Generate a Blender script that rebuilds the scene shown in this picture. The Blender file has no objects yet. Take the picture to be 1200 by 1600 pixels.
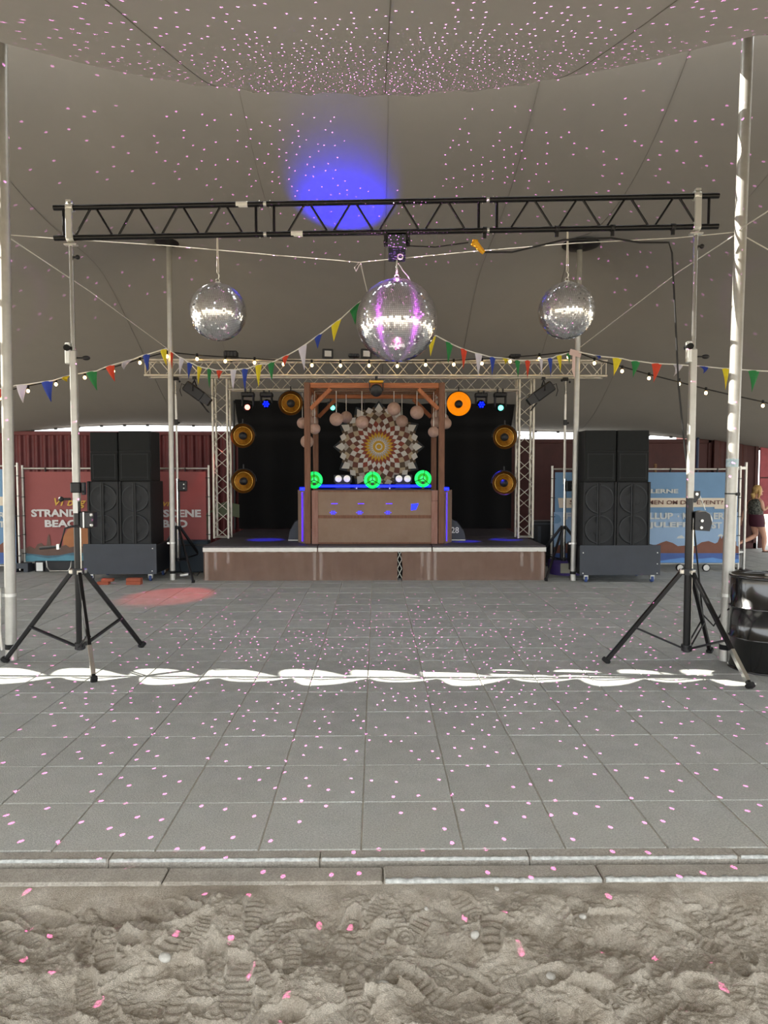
import bpy, math, random
import numpy as np
from mathutils import Vector, Matrix
random.seed(7)
rng = np.random.default_rng(11)
PI = math.pi
scene = bpy.context.scene
C = scene.collection

# ---------------------------------------------------------------- camera
F, H = 1105.0, 1.82                       # focal length in pixels of a 1200 px wide frame, eye height
PITCH, YAW = math.atan(58 / F), math.atan(12 / F)
FWD = Vector((math.sin(YAW) * math.cos(PITCH), math.cos(YAW) * math.cos(PITCH), -math.sin(PITCH)))
RIGHT = Vector((math.cos(YAW), -math.sin(YAW), 0))
UP = RIGHT.cross(FWD)
CAM = Vector((0, 0, H))
cd = bpy.data.cameras.new('camera')
cd.sensor_fit = 'HORIZONTAL'; cd.sensor_width = 36; cd.lens = 36 * F / 1200
cd.clip_end = 400
cam = bpy.data.objects.new('camera', cd); C.objects.link(cam)
cam.location = CAM
cam.rotation_euler = Matrix((RIGHT, UP, -FWD)).transposed().to_euler()
scene.camera = cam

def P(px, py, Y):                          # point of the place at depth Y seen at a pixel of the photograph
    d = FWD + RIGHT * ((px - 600) / F) + UP * ((800 - py) / F)
    return CAM + d * (Y / d.y)
def PG(px, py, z=0.0):
    d = FWD + RIGHT * ((px - 600) / F) + UP * ((800 - py) / F)
    return CAM + d * ((z - H) / d.z)
def proj(v):
    d = Vector(v) - CAM; w = d.dot(FWD)
    return 600 + F * d.dot(RIGHT) / w, 800 - F * d.dot(UP) / w

# ---------------------------------------------------------------- world, sun, exposure
scene.view_settings.view_transform = 'Standard'
scene.view_settings.look = 'None'
scene.view_settings.gamma = 1.0
scene.view_settings.use_curve_mapping = False
scene.view_settings.exposure = 1.7
scene.cycles.caustics_reflective = False
scene.cycles.caustics_refractive = False
scene.cycles.max_bounces = 7
scene.cycles.diffuse_bounces = 4
scene.cycles.sample_clamp_indirect = 6.0
world = bpy.data.worlds.new('sky'); scene.world = world
world.use_nodes = True
bg = world.node_tree.nodes['Background']
bg.inputs[0].default_value = (0.93, 0.97, 1.0, 1)
bg.inputs[1].default_value = 1.25
sl = bpy.data.lights.new('sun', 'SUN'); sl.energy = 5.0; sl.angle = math.radians(0.12); sl.color = (1.0, 0.95, 0.86)
so = bpy.data.objects.new('sun', sl); C.objects.link(so)
SUNV = Vector((-1.50, 0.16, 1.0)).normalized()
so.rotation_euler = SUNV.to_track_quat('Z', 'Y').to_euler()

# ---------------------------------------------------------------- colours and materials
def lin(c):
    if isinstance(c, str):
        c = [int(c[i:i + 2], 16) / 255 for i in (0, 2, 4)]
    return tuple((v / 12.92 if v <= 0.04045 else ((v + 0.055) / 1.055) ** 2.4) for v in c)
MATS = {}
def mat(name, col, rough=0.6, metal=0.0, var=0.0, vscale=6.0, bump=0.0, bscale=80.0, stretch=None, col2=None, emit=None, estr=0.0,
        alpha=1.0, spec=0.5, objrand=0.0, detail=6.0, coat=0.0, sheen=0.0):
    if name in MATS: return MATS[name]
    m = bpy.data.materials.new(name); m.use_nodes = True
    nt = m.node_tree; N = nt.nodes; L = nt.links
    b = N['Principled BSDF']
    c1 = lin(col)
    b.inputs['Base Color'].default_value = (*c1, 1)
    b.inputs['Roughness'].default_value = rough
    b.inputs['Metallic'].default_value = metal
    b.inputs['Specular IOR Level'].default_value = spec
    b.inputs['Coat Weight'].default_value = coat
    b.inputs['Sheen Weight'].default_value = sheen
    tc = N.new('ShaderNodeTexCoord'); src = tc.outputs['Object']
    if stretch:
        mp = N.new('ShaderNodeMapping'); mp.inputs['Scale'].default_value = stretch
        L.new(src, mp.inputs['Vector']); src = mp.outputs['Vector']
    last = None
    if var > 0 or col2:
        n = N.new('ShaderNodeTexNoise'); n.inputs['Scale'].default_value = vscale; n.inputs['Detail'].default_value = detail
        n.inputs['Roughness'].default_value = 0.65
        L.new(src, n.inputs['Vector'])
        cr = N.new('ShaderNodeValToRGB')
        cr.color_ramp.elements[0].position = 0.3; cr.color_ramp.elements[1].position = 0.7
        if col2: a, bb = c1, lin(col2)
        else:
            a = tuple(v * (1 - var) for v in c1); bb = tuple(min(1, v * (1 + var)) for v in c1)
        cr.color_ramp.elements[0].color = (*a, 1); cr.color_ramp.elements[1].color = (*bb, 1)
        L.new(n.outputs['Fac'], cr.inputs['Fac']); last = cr.outputs['Color']
    if objrand > 0:
        oi = N.new('ShaderNodeObjectInfo')
        mr = N.new('ShaderNodeMapRange'); mr.inputs['To Min'].default_value = 1 - objrand; mr.inputs['To Max'].default_value = 1 + objrand
        L.new(oi.outputs['Random'], mr.inputs['Value'])
        mx = N.new('ShaderNodeMix'); mx.data_type = 'RGBA'; mx.blend_type = 'MULTIPLY'; mx.inputs[0].default_value = 1
        if last is not None: L.new(last, mx.inputs[6])
        else: mx.inputs[6].default_value = (*c1, 1)
        L.new(mr.outputs['Result'], mx.inputs[7]); last = mx.outputs[2]
    if last is not None: L.new(last, b.inputs['Base Color'])
    if bump > 0:
        n2 = N.new('ShaderNodeTexNoise'); n2.inputs['Scale'].default_value = bscale; n2.inputs['Detail'].default_value = 4
        L.new(src, n2.inputs['Vector'])
        bp = N.new('ShaderNodeBump'); bp.inputs['Strength'].default_value = bump; bp.inputs['Distance'].default_value = 0.01
        L.new(n2.outputs['Fac'], bp.inputs['Height']); L.new(bp.outputs['Normal'], b.inputs['Normal'])
    if emit is not None:
        b.inputs['Emission Color'].default_value = (*lin(emit), 1); b.inputs['Emission Strength'].default_value = estr
    if alpha < 1: b.inputs['Alpha'].default_value = alpha
    MATS[name] = m
    return m

M = {}
M['canopy'] = mat('tent_fabric', '837e77', 0.85, var=0.05, vscale=0.7, bump=0.08, bscale=400, spec=0.2)
M['canopy_brightened'] = mat('tent_fabric_brightened', 'a39d94', 0.85, var=0.05, vscale=0.7, bump=0.08, bscale=400, spec=0.2)  # near canopy made lighter, its daylight is put into the fabric colour
for _k, _f in (('canopy', .005), ('canopy_brightened', .009)):
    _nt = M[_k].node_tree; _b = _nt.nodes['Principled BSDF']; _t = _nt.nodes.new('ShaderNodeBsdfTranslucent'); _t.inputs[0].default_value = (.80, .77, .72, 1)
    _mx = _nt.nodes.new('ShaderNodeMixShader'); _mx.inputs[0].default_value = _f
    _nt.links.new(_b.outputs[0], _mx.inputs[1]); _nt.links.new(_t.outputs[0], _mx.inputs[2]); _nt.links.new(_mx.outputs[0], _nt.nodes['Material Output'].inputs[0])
M['seam'] = mat('tent_seam', '7a756e', 0.85)
M['alu'] = mat('brushed_aluminium', 'c9c6be', 0.38, 0.75, var=0.08, vscale=9, bump=0.05, bscale=90)
M['alu_dull'] = mat('dull_aluminium_pole', 'b9b7b0', 0.45, 0.55, var=0.12, vscale=5, bump=0.04)
M['truss_alu'] = mat('truss_aluminium', 'cfc9bb', 0.4, 0.55, var=0.1, vscale=8)
M['chrome'] = mat('chromed_steel', 'dcdcd8', 0.16, 0.95, var=0.06, vscale=10)
M['black_gloss'] = mat('black_lacquered_steel', '0c0c0d', 0.3, 0.0, var=0.2, vscale=20, spec=0.4)
M['black_satin'] = mat('black_painted_steel', '17171a', 0.42, 0.0, var=0.2, vscale=20)
M['black_plastic'] = mat('black_plastic', '141416', 0.5, var=0.2, vscale=30)
M['rubber'] = mat('black_rubber', '0d0d0d', 0.8)
M['zinc'] = mat('zinc_plated_steel', 'e2e2dc', 0.35, 0.6)
M['white_rope'] = mat('white_rope', 'e6e2d8', 0.8, bump=0.2, bscale=300)
M['cable'] = mat('black_cable', '121212', 0.55)
M['white_label'] = mat('white_label', 'e9e9e4', 0.6)
def add_dust(m, col, y0, y1, fine):
    nt = m.node_tree; N = nt.nodes; L = nt.links; b = N['Principled BSDF']; src = b.inputs['Base Color'].links[0].from_socket
    g_ = N.new('ShaderNodeNewGeometry'); sp = N.new('ShaderNodeSeparateXYZ'); L.new(g_.outputs['Position'], sp.inputs[0])
    mr = N.new('ShaderNodeMapRange'); mr.inputs['From Min'].default_value = y1; mr.inputs['From Max'].default_value = y0; L.new(sp.outputs[1], mr.inputs['Value'])
    n = N.new('ShaderNodeTexNoise'); n.inputs['Scale'].default_value = 2.2; n.inputs['Detail'].default_value = 8; L.new(g_.outputs['Position'], n.inputs['Vector'])
    n2 = N.new('ShaderNodeTexNoise'); n2.inputs['Scale'].default_value = fine; n2.inputs['Detail'].default_value = 3; L.new(g_.outputs['Position'], n2.inputs['Vector'])
    m1 = N.new('ShaderNodeMath'); m1.operation = 'MULTIPLY'; L.new(mr.outputs[0], m1.inputs[0]); L.new(n.outputs['Fac'], m1.inputs[1])
    m2 = N.new('ShaderNodeMath'); m2.operation = 'MULTIPLY'; m2.use_clamp = True; L.new(m1.outputs[0], m2.inputs[0]); m2.inputs[1].default_value = 1.5
    mx = N.new('ShaderNodeMix'); mx.data_type = 'RGBA'; L.new(m2.outputs[0], mx.inputs[0]); L.new(src, mx.inputs[6]); mx.inputs[7].default_value = (*lin(col), 1)
    mr2 = N.new('ShaderNodeMapRange'); mr2.inputs['From Min'].default_value = .3; mr2.inputs['From Max'].default_value = .7; mr2.inputs['To Min'].default_value = .78; mr2.inputs['To Max'].default_value = 1.2; L.new(n2.outputs['Fac'], mr2.inputs['Value'])
    mx2 = N.new('ShaderNodeMix'); mx2.data_type = 'RGBA'; mx2.blend_type = 'MULTIPLY'; mx2.inputs[0].default_value = 1; L.new(mx.outputs[2], mx2.inputs[6]); L.new(mr2.outputs[0], mx2.inputs[7])
    L.new(mx2.outputs[2], b.inputs['Base Color'])
M['tile'] = mat('concrete_paving_tile', 'b0b2ae', 0.82, var=0.14, vscale=5, bump=0.45, bscale=160, objrand=0.07, spec=0.3, detail=10)
M['joint'] = mat('sandy_joint', 'b5aea0', 0.95, var=0.25, vscale=9, bump=0.4, bscale=200)
M['kerb'] = mat('kerb_concrete', 'a29e96', 0.95, var=0.25, vscale=7, bump=0.6, bscale=180, objrand=0.05)
M['kerb_worn'] = mat('worn_kerb_edge', 'b9bab5', 0.9, var=0.35, vscale=40, bump=0.5, bscale=150)
M['sand'] = mat('trodden_sand', 'a89c8b', 0.95, col2='cec5b6', vscale=7, bump=1.0, bscale=320, spec=0.15, detail=10)
add_dust(M['tile'], 'b4b2a9', 2.9, 5.6, 110)
add_dust(M['sand'], 'a89d8c', 0.0, 1.0, 150)
add_dust(M['kerb'], 'a89d8c', 2.6, 3.8, 110)
M['sand_far'] = mat('open_beach_sand', 'b4a68e', 0.95, var=0.12, vscale=3, bump=0.6, bscale=60, spec=0.15)
M['stone'] = mat('pebble_stone', 'b5b1a8', 0.75, var=0.2, vscale=30, bump=0.3, bscale=60)
M['red_steel'] = mat('red_container_paint', '6c2f31', 0.5, var=0.18, vscale=3, bump=0.06, bscale=60, spec=0.4)
M['red_dark'] = mat('dark_red_container_paint', '47201d', 0.55, var=0.18, vscale=3, bump=0.05, bscale=60, spec=0.35)
M['red_lit'] = mat('daylit_red_paint', 'a84a52', 0.6, var=0.2, vscale=5)  # lighter red carries the daylight falling on the door
M['wood'] = mat('oiled_pine', 'b46c40', 0.6, col2='8c5029', vscale=5, stretch=(6, 6, 0.7), bump=0.15, bscale=40)
M['wood_h'] = mat('oiled_pine_beam', 'bc7446', 0.6, col2='96552e', vscale=5, stretch=(0.7, 6, 6), bump=0.15, bscale=40)
M['wood_dark'] = mat('weathered_pine_post', '835840', 0.65, col2='63402a', vscale=5, stretch=(6, 6, 0.7), bump=0.15, bscale=40)
M['wood_pink'] = mat('rough_sawn_board', '9b7568', 0.75, col2='855c4c', vscale=5, stretch=(6, 6, 0.9), bump=0.15, bscale=40)
M['pallet'] = mat('raw_pallet_wood', '8d6a48', 0.8, col2='6a4a30', vscale=6, stretch=(1, 5, 5), bump=0.2, bscale=40)
M['brickwood'] = mat('orange_timber_block', 'a2543a', 0.8, var=0.2, vscale=10, bump=0.2)
M['deck'] = mat('stage_deck_ply', '4a4448', 0.6, var=0.2, vscale=4, bump=0.1)
M['box_grey'] = mat('dark_grey_painted_board', '3c4047', 0.6, var=0.12, vscale=3, bump=0.05)
M['speaker'] = mat('black_speaker_paint', '0f1011', 0.65, var=0.15, vscale=30, bump=0.25, bscale=260)
M['grille'] = mat('speaker_grille', '17191b', 0.6, 0.0, var=0.2, vscale=60, bump=0.3, bscale=500)
M['foam'] = mat('speaker_foam_front', '1a1c1b', 0.95, var=0.15, vscale=8, bump=0.3, bscale=300)
M['cone'] = mat('woofer_cone', '26292b', 0.5, var=0.1)
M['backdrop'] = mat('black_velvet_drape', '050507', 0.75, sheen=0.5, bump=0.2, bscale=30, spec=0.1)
M['gold'] = mat('hammered_gold_leaf', 'c98a24', 0.35, 0.55, col2='8a5412', vscale=12, bump=0.5, bscale=30)
M['gold_out'] = mat('dark_bronze_shell', '3a2812', 0.5, 0.5, var=0.2)
M['gold_lit'] = mat('lit_gold_leaf', 'b06a0c', 0.4, 0.3, col2='c87c10', vscale=12, emit='ff8c06', estr=0.24, bump=0.4, bscale=30)
M['lantern'] = mat('paper_yarn_lantern', 'b99a8b', 0.85, col2='a58674', vscale=14, bump=0.5, bscale=60)
M['bulb'] = mat('warm_lit_bulb', 'fff0c8', 0.3, emit='ffcc7a', estr=7)
M['blue_led'] = mat('blue_led', '1018ff', 0.4, emit='0418ff', estr=1.1)
M['blue_line'] = mat('violet_blue_led', '3a14ff', 0.4, emit='3408ff', estr=1.3)
M['green_led'] = mat('green_led_ring', '20ff70', 0.4, emit='06e858', estr=.42)
M['green_in'] = mat('pale_green_glow', '50ff98', 0.4, emit='30d868', estr=0.3)
M['cyan_led'] = mat('cyan_lens', 'a0fff0', 0.3, emit='50ffd8', estr=1.5)
M['red_lens'] = mat('red_white_lens', 'ffc0b8', 0.3, emit='ff7060', estr=1.6)
M['white_cone'] = mat('glowing_white_cone', 'f2ecdc', 0.5, emit='fff2d8', estr=0.10)  # cones glow faintly by themselves, brightness put into the material
M['white_metal'] = mat('white_painted_metal', 'e6e6e2', 0.45)
M['screen_white'] = mat('floodlight_glass', 'c8c8c6', 0.25, var=0.05)
M['drum'] = mat('glossy_black_drum', '0b0b0c', 0.2, 0.0, var=0.2, vscale=4, spec=0.7, coat=0.5, bump=0.03, bscale=8)
M['yellow_plastic'] = mat('yellow_plastic', 'e3a712', 0.5)
M['skirt'] = mat('brown_gauze_skirt', '96796a', 0.9, col2='a08474', vscale=2, bump=0.3, bscale=300, alpha=0.62, spec=0.1)
M['booth'] = mat('brown_mesh_front', 'a08976', 0.9, col2='947b68', vscale=3, bump=0.4, bscale=260, alpha=0.86, spec=0.1)
M['ban_red'] = mat('red_banner_print', '985250', 0.7, var=0.06, vscale=2, bump=0.25, bscale=4)
M['ban_orange'] = mat('orange_banner_print', 'b0734a', 0.7, var=0.1, vscale=4)
M['ban_brown'] = mat('brown_skyline_print', '7c5040', 0.7, var=0.08)
M['ban_olive'] = mat('dusky_skyline_print', '6a5248', 0.7, var=0.1, vscale=6)
M['ban_teal'] = mat('teal_water_print', '5d93a5', 0.7, var=0.12, vscale=6)
M['ban_teal2'] = mat('dark_teal_print', '4e7080', 0.7, var=0.12, vscale=6)
M['ban_blue'] = mat('blue_banner_print', '6f93b5', 0.7, var=0.05, vscale=2, bump=0.2, bscale=4)
M['ban_sky'] = mat('pale_sky_print', '93aecb', 0.7, var=0.05, vscale=3)
M['ban_navy'] = mat('navy_water_print', '4a64a0', 0.7, var=0.1, vscale=5)
M['ban_blue2'] = mat('light_water_print', '6494cf', 0.7, var=0.08, vscale=5)
M['ban_cream'] = mat('cream_strip_print', 'ddd0bb', 0.7, var=0.03)
M['ban_white'] = mat('white_print', 'd8d6d4', 0.7)
M['ban_grey'] = mat('pale_grey_print', 'c9ccc8', 0.7)
M['ban_yellow'] = mat('yellow_script_print', 'd8b04a', 0.7)
M['ban_text'] = mat('brown_lettering_print', '6e4a42', 0.7)
M['purple'] = mat('purple_plastic', '4a3a78', 0.5)
M['green_cloth'] = mat('olive_cloth', '6a7358', 0.9, var=0.1)
M['skin'] = mat('skin', 'd9a58c', 0.55, var=0.05)
M['hair'] = mat('blonde_hair', 'c9a468', 0.6, var=0.25, vscale=40, bump=0.4, bscale=60)
M['floral'] = mat('dark_floral_cloth', '1a1d1c', 0.8, col2='77776c', vscale=26, detail=1)
M['maroon'] = mat('maroon_cloth', '4a1a2c', 0.75, var=0.1)
M['green_bag'] = mat('green_packaging', '5aa04a', 0.5)
for n, c in dict(yellow='dcc81e', red='d0401f', blue='26409c', green='1f7a3c', white='cfcad2').items():
    M['flag_' + n] = mat('pennant_' + n, c, 0.7, var=0.06, vscale=10)
for n, c in dict(white='d8d2c8', dark='5a4630', brown='6b3a28', red='8a3a26', yellow='c99a20', tan='b7a284', grey='b3a89c', slate='23282c').items():
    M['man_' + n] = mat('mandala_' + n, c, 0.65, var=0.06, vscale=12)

# ---------------------------------------------------------------- mesh helpers
class MB:
    def __init__(self): self.v = []; self.f = []; self.s = []
    def add(self, vs, fs, smooth=False):
        o = len(self.v); self.v += [tuple(p) for p in vs]
        self.f += [tuple(i + o for i in q) for q in fs]; self.s += [smooth] * len(fs)
        return self
    def box(self, c, s, rot=None, taper=1.0, bev=0.0):
        hx, hy, hz = s[0] / 2, s[1] / 2, s[2] / 2
        if bev > 0:
            b = min(bev, hx * .9, hy * .9, hz * .9); vs = []
            for z, k in ((-hz, b), (-hz + b, 0), (hz - b, 0), (hz, b)):
                x, y = hx - k, hy - k; e = b if k == 0 else 0
                ring = [(-x + e, -y), (x - e, -y), (x, -y + e), (x, y - e), (x - e, y), (-x + e, y), (-x, y - e), (-x, -y + e)]
                vs += [(a, d, z) for a, d in ring]
            fs = [tuple(range(7, -1, -1)), tuple(range(24, 32))]
            for r in range(3):
                for i in range(8):
                    j = (i + 1) % 8; fs.append((r * 8 + i, r * 8 + j, (r + 1) * 8 + j, (r + 1) * 8 + i))
        else:
            t = taper
            vs = [(-hx, -hy, -hz), (hx, -hy, -hz), (hx, hy, -hz), (-hx, hy, -hz), (-hx * t, -hy * t, hz), (hx * t, -hy * t, hz), (hx * t, hy * t, hz), (-hx * t, hy * t, hz)]
            fs = [(3, 2, 1, 0), (4, 5, 6, 7), (0, 1, 5, 4), (1, 2, 6, 5), (2, 3, 7, 6), (3, 0, 4, 7)]
        if rot is not None: vs = [rot @ Vector(p) for p in vs]
        c = Vector(c)
        return self.add([Vector(p) + c for p in vs], fs)
    def tube(self, p0, p1, r, n=8, r1=None, caps=True, smooth=True):
        p0, p1 = Vector(p0), Vector(p1); d = (p1 - p0)
        if d.length < 1e-7: return self
        q = d.to_track_quat('Z', 'Y'); r1 = r if r1 is None else r1
        vs = []
        for p, rr in ((p0, r), (p1, r1)):
            for i in range(n):
                a = 2 * PI * i / n; vs.append(p + q @ Vector((rr * math.cos(a), rr * math.sin(a), 0)))
        fs = [(i, (i + 1) % n, n + (i + 1) % n, n + i) for i in range(n)]
        self.add(vs, fs, smooth)
        if caps: self.add(vs, [tuple(range(n - 1, -1, -1)), tuple(range(n, 2 * n))])
        return self
    def path(self, pts, r, n=6, smooth=True):
        pts = [Vector(p) for p in pts]; vs = []
        up = Vector((0, 0, 1))
        for i, p in enumerate(pts):
            t = (pts[min(i + 1, len(pts) - 1)] - pts[max(i - 1, 0)]).normalized()
            ref = up if abs(t.z) < .95 else Vector((0, 1, 0))
            a = t.cross(ref).normalized(); b = a.cross(t).normalized()
            rr = r[i] if isinstance(r, (list, tuple)) else r
            for k in range(n):
                w = 2 * PI * k / n; vs.append(p + (a * math.cos(w) + b * math.sin(w)) * rr)
        fs = []
        for i in range(len(pts) - 1):
            for k in range(n):
                l = (k + 1) % n; fs.append((i * n + k, i * n + l, (i + 1) * n + l, (i + 1) * n + k))
        e = (len(pts) - 1) * n
        self.add(vs, fs, smooth)
        self.add(vs, [tuple(range(n - 1, -1, -1)), tuple(range(e, e + n))])
        return self
    def lathe(self, prof, n=24, org=(0, 0, 0), axis=(0, 0, 1), smooth=True, caps=False):
        q = Vector(axis).to_track_quat('Z', 'Y'); o = Vector(org); vs = []
        for r, z in prof:
            for i in range(n):
                a = 2 * PI * i / n; vs.append(o + q @ Vector((r * math.cos(a), r * math.sin(a), z)))
        fs = []
        for j in range(len(prof) - 1):
            for i in range(n):
                k = (i + 1) % n; fs.append((j * n + i, j * n + k, (j + 1) * n + k, (j + 1) * n + i))
        self.add(vs, fs, smooth)
        if caps:
            e = (len(prof) - 1) * n; cf = []
            if prof[0][0] > 1e-6: cf.append(tuple(range(n - 1, -1, -1)))
            if prof[-1][0] > 1e-6: cf.append(tuple(range(e, e + n)))
            self.add(vs, cf)
        return self
    def sphere(self, c, r, n=12, m=8, sx=1, sy=1, sz=1):
        vs = []; fs = []
        for j in range(m + 1):
            t = PI * j / m
            for i in range(n):
                a = 2 * PI * i / n; vs.append((c[0] + r * sx * math.sin(t) * math.cos(a), c[1] + r * sy * math.sin(t) * math.sin(a), c[2] + r * sz * math.cos(t)))
        for j in range(m):
            for i in range(n):
                k = (i + 1) % n; fs.append((j * n + i, (j + 1) * n + i, (j + 1) * n + k, j * n + k))
        return self.add(vs, fs, True)
    def prism(self, poly, d0, d1, axis='y'):    # polygon in (x,z) extruded along y, or (x,y) along z, or (y,z) along x
        n = len(poly)
        mk = {'y': lambda p, d: (p[0], d, p[1]), 'z': lambda p, d: (p[0], p[1], d), 'x': lambda p, d: (d, p[0], p[1])}[axis]
        vs = [mk(p, d0) for p in poly] + [mk(p, d1) for p in poly]
        fs = [tuple(range(n)), tuple(range(2 * n - 1, n - 1, -1))] + [(i, n + i, n + (i + 1) % n, (i + 1) % n) for i in range(n)]
        return self.add(vs, fs)
    def mesh(self, name, m=None):
        me = bpy.data.meshes.new(name); me.from_pydata(self.v, [], self.f)
        me.polygons.foreach_set('use_smooth', self.s)
        if m is not None: me.materials.append(M[m] if isinstance(m, str) else m)
        me.update(); return me
    def build(self, name, m, parent=None, loc=(0, 0, 0), rot=None, org=None):
        if org is not None:
            o = Vector(org); self.v = [tuple(Vector(p) - o) for p in self.v]; loc = org
        return link(name, self.mesh(name, m), parent, loc, rot)

def link(name, me, parent=None, loc=(0, 0, 0), rot=None):
    o = bpy.data.objects.new(name, me); C.objects.link(o); o.location = loc
    if rot is not None: o.rotation_euler = rot
    if parent is not None: o.parent = parent
    return o
def tag(o, label=None, cat=None, group=None, kind=None):
    if label: o['label'] = label
    if cat: o['category'] = cat
    if group: o['group'] = group
    if kind: o['kind'] = kind
    return o
def thing(name, label, cat, loc=(0, 0, 0), rz=0.0, group=None, rot=None):
    o = bpy.data.objects.new(name, None); C.objects.link(o); o.location = loc
    o.rotation_euler = rot if rot is not None else (0, 0, rz); o.empty_display_size = 0.1
    return tag(o, label, cat, group)
def copy_tree(o, parent=None):
    c = o.copy(); C.objects.link(c)
    if parent is not None: c.parent = parent
    for ch in list(o.children): copy_tree(ch, c)
    return c
def grid_mesh(name, X, Y, Z, m, smooth=True):
    ny, nx = X.shape
    co = np.stack([X, Y, Z], -1).reshape(-1, 3).astype(np.float32)
    i = np.arange(ny * nx).reshape(ny, nx)
    q = np.stack([i[:-1, :-1], i[:-1, 1:], i[1:, 1:], i[1:, :-1]], -1).reshape(-1, 4)
    me = bpy.data.meshes.new(name)
    me.vertices.add(len(co)); me.vertices.foreach_set('co', co.ravel())
    me.loops.add(q.size); me.loops.foreach_set('vertex_index', q.ravel().astype(np.int32))
    me.polygons.add(len(q)); me.polygons.foreach_set('loop_start', np.arange(0, q.size, 4, dtype=np.int32))
    me.polygons.foreach_set('loop_total', np.full(len(q), 4, dtype=np.int32))
    me.polygons.foreach_set('use_smooth', np.full(len(q), smooth))
    me.materials.append(M[m]); me.update(calc_edges=True); me.validate()
    return me
def spot(name, loc, target, energy, color, size_deg, blend=0.3, radius=0.04):
    l = bpy.data.lights.new(name, 'SPOT'); l.energy = energy; l.color = color; l.spot_size = math.radians(size_deg); l.spot_blend = blend
    l.shadow_soft_size = radius
    o = bpy.data.objects.new(name, l); C.objects.link(o); o.location = loc
    o.rotation_euler = (Vector(loc) - Vector(target)).to_track_quat('Z', 'Y').to_euler()
    return o

# ================================================================ GROUND
g = MB(); g.box((0, 20, -0.30), (120, 160, 0.2))
tag(g.build('ground', 'sand_far'), 'open sandy ground around the tent', 'ground', kind='structure')

# paved floor: 0.5 m tiles in a straight grid, joints found in the photograph
TX0, TY0, TS = -0.075, 3.35, 0.5
fl = MB(); fl.box((0, (TY0 + 21.5) / 2, -0.076), (26, 21.5 - TY0, 0.14))
floor = tag(fl.build('floor', 'joint'), 'grey concrete tile floor with sandy joints', 'floor', kind='structure')
def tile_mb(w=0.494, h=0.03, b=0.005):
    t = MB(); a = w / 2
    vs = [(-a, -a, -h), (a, -a, -h), (a, a, -h), (-a, a, -h), (-a, -a, -b), (a, -a, -b), (a, a, -b), (-a, a, -b),
          (-a + b, -a + b, 0), (a - b, -a + b, 0), (a - b, a - b, 0), (-a + b, a - b, 0)]
    fs = [(0, 1, 5, 4), (1, 2, 6, 5), (2, 3, 7, 6), (3, 0, 4, 7), (4, 5, 9, 8), (5, 6, 10, 9), (6, 7, 11, 10), (7, 4, 8, 11), (8, 9, 10, 11)]
    return t.add(vs, fs)
cells = []
for r in range(36):
    for k in range(-24, 24):
        x, y = TX0 + TS * (k + .5), TY0 + TS * (r + .5)
        px, py = proj((x, y, 0)); cells.append((y, x, -40 < px < 1240))
seen = sorted([c for c in cells if c[2]])[:300]; seen_set = set((round(a, 3), round(b, 3)) for a, b, _ in seen)
tme = [tile_mb(0.4955 - 0.001 * i).mesh('tile', 'tile') for i in range(3)]
for y, x, _ in seen:
    o = link('tile', tme[random.randrange(3)], floor, (x, y, random.uniform(-.0015, .0015)), (random.uniform(-.002, .002), random.uniform(-.002, .002), random.choice((0, PI / 2, PI, -PI / 2))))
rest = MB(); tv = tile_mb(0.4945)
for y, x, _ in cells:
    if (round(y, 3), round(x, 3)) in seen_set: continue
    dz = random.uniform(-.0015, .0015)
    rest.add([(a + x, b + y, c + dz) for a, b, c in tv.v], tv.f)
tag(rest.build('tile_field', 'tile', floor), kind='stuff')

# kerb of two courses along the sand
kerb = MB(); kerb.box((0, 3.20, -0.15), (26, 0.30, 0.12))
kerb = tag(kerb.build('kerb', 'joint'), 'low concrete kerb between the tiles and the sand', 'kerb', kind='structure')
sm = MB(); sm.box((0, 0, -0.045), (0.997, 0.075, 0.09), bev=0.005); sme = sm.mesh('edging_block', 'kerb')
km = MB(); km.box((0, 0, -0.06), (0.995, 0.125, 0.12), bev=0.008); kme = km.mesh('kerb_stone', 'kerb')
def worn(seed, wid):
    r = np.random.default_rng(seed); n = 60; vs = []; fs = []
    for i in range(n + 1):
        x = -.49 + .98 * i / n; w = wid * (.55 + .7 * r.random()); vs += [(x, -wid * .6, -.012), (x, -wid * .5 - .004 * r.random(), .0015), (x, -wid * .5 + w, .0025 * r.random() + .001), (x, -wid * .5 + w + .003, -.006)]
    for i in range(n):
        for j in range(3): fs.append((i * 4 + j, i * 4 + j + 1, i * 4 + j + 5, i * 4 + j + 4)[::-1])
    b = MB(); b.add(vs, fs, True); return b.mesh('worn_edge', 'kerb_worn')
wms = [worn(i, .024) for i in range(4)]; lms = [worn(9 + i, .012) for i in range(4)]
for k in range(-6, 7):
    x = k * 1.0 + 0.23
    link('edging_block', sme, kerb, (x, 3.307, 0.000 + random.uniform(-.003, .003)), (0, 0, random.uniform(-.003, .003)))
    o = link('kerb_stone', kme, kerb, (x + .3, 3.165, -0.012 + random.uniform(-.004, .004)), (0, 0, random.uniform(-.004, .004)))
    if k > -1 or k < -3: link('worn_edge', wms[k % 4], o, (0, -0.052, 0.0))
    link('worn_lip', lms[k % 4], kerb, (x, 3.274, 0.001))

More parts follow.
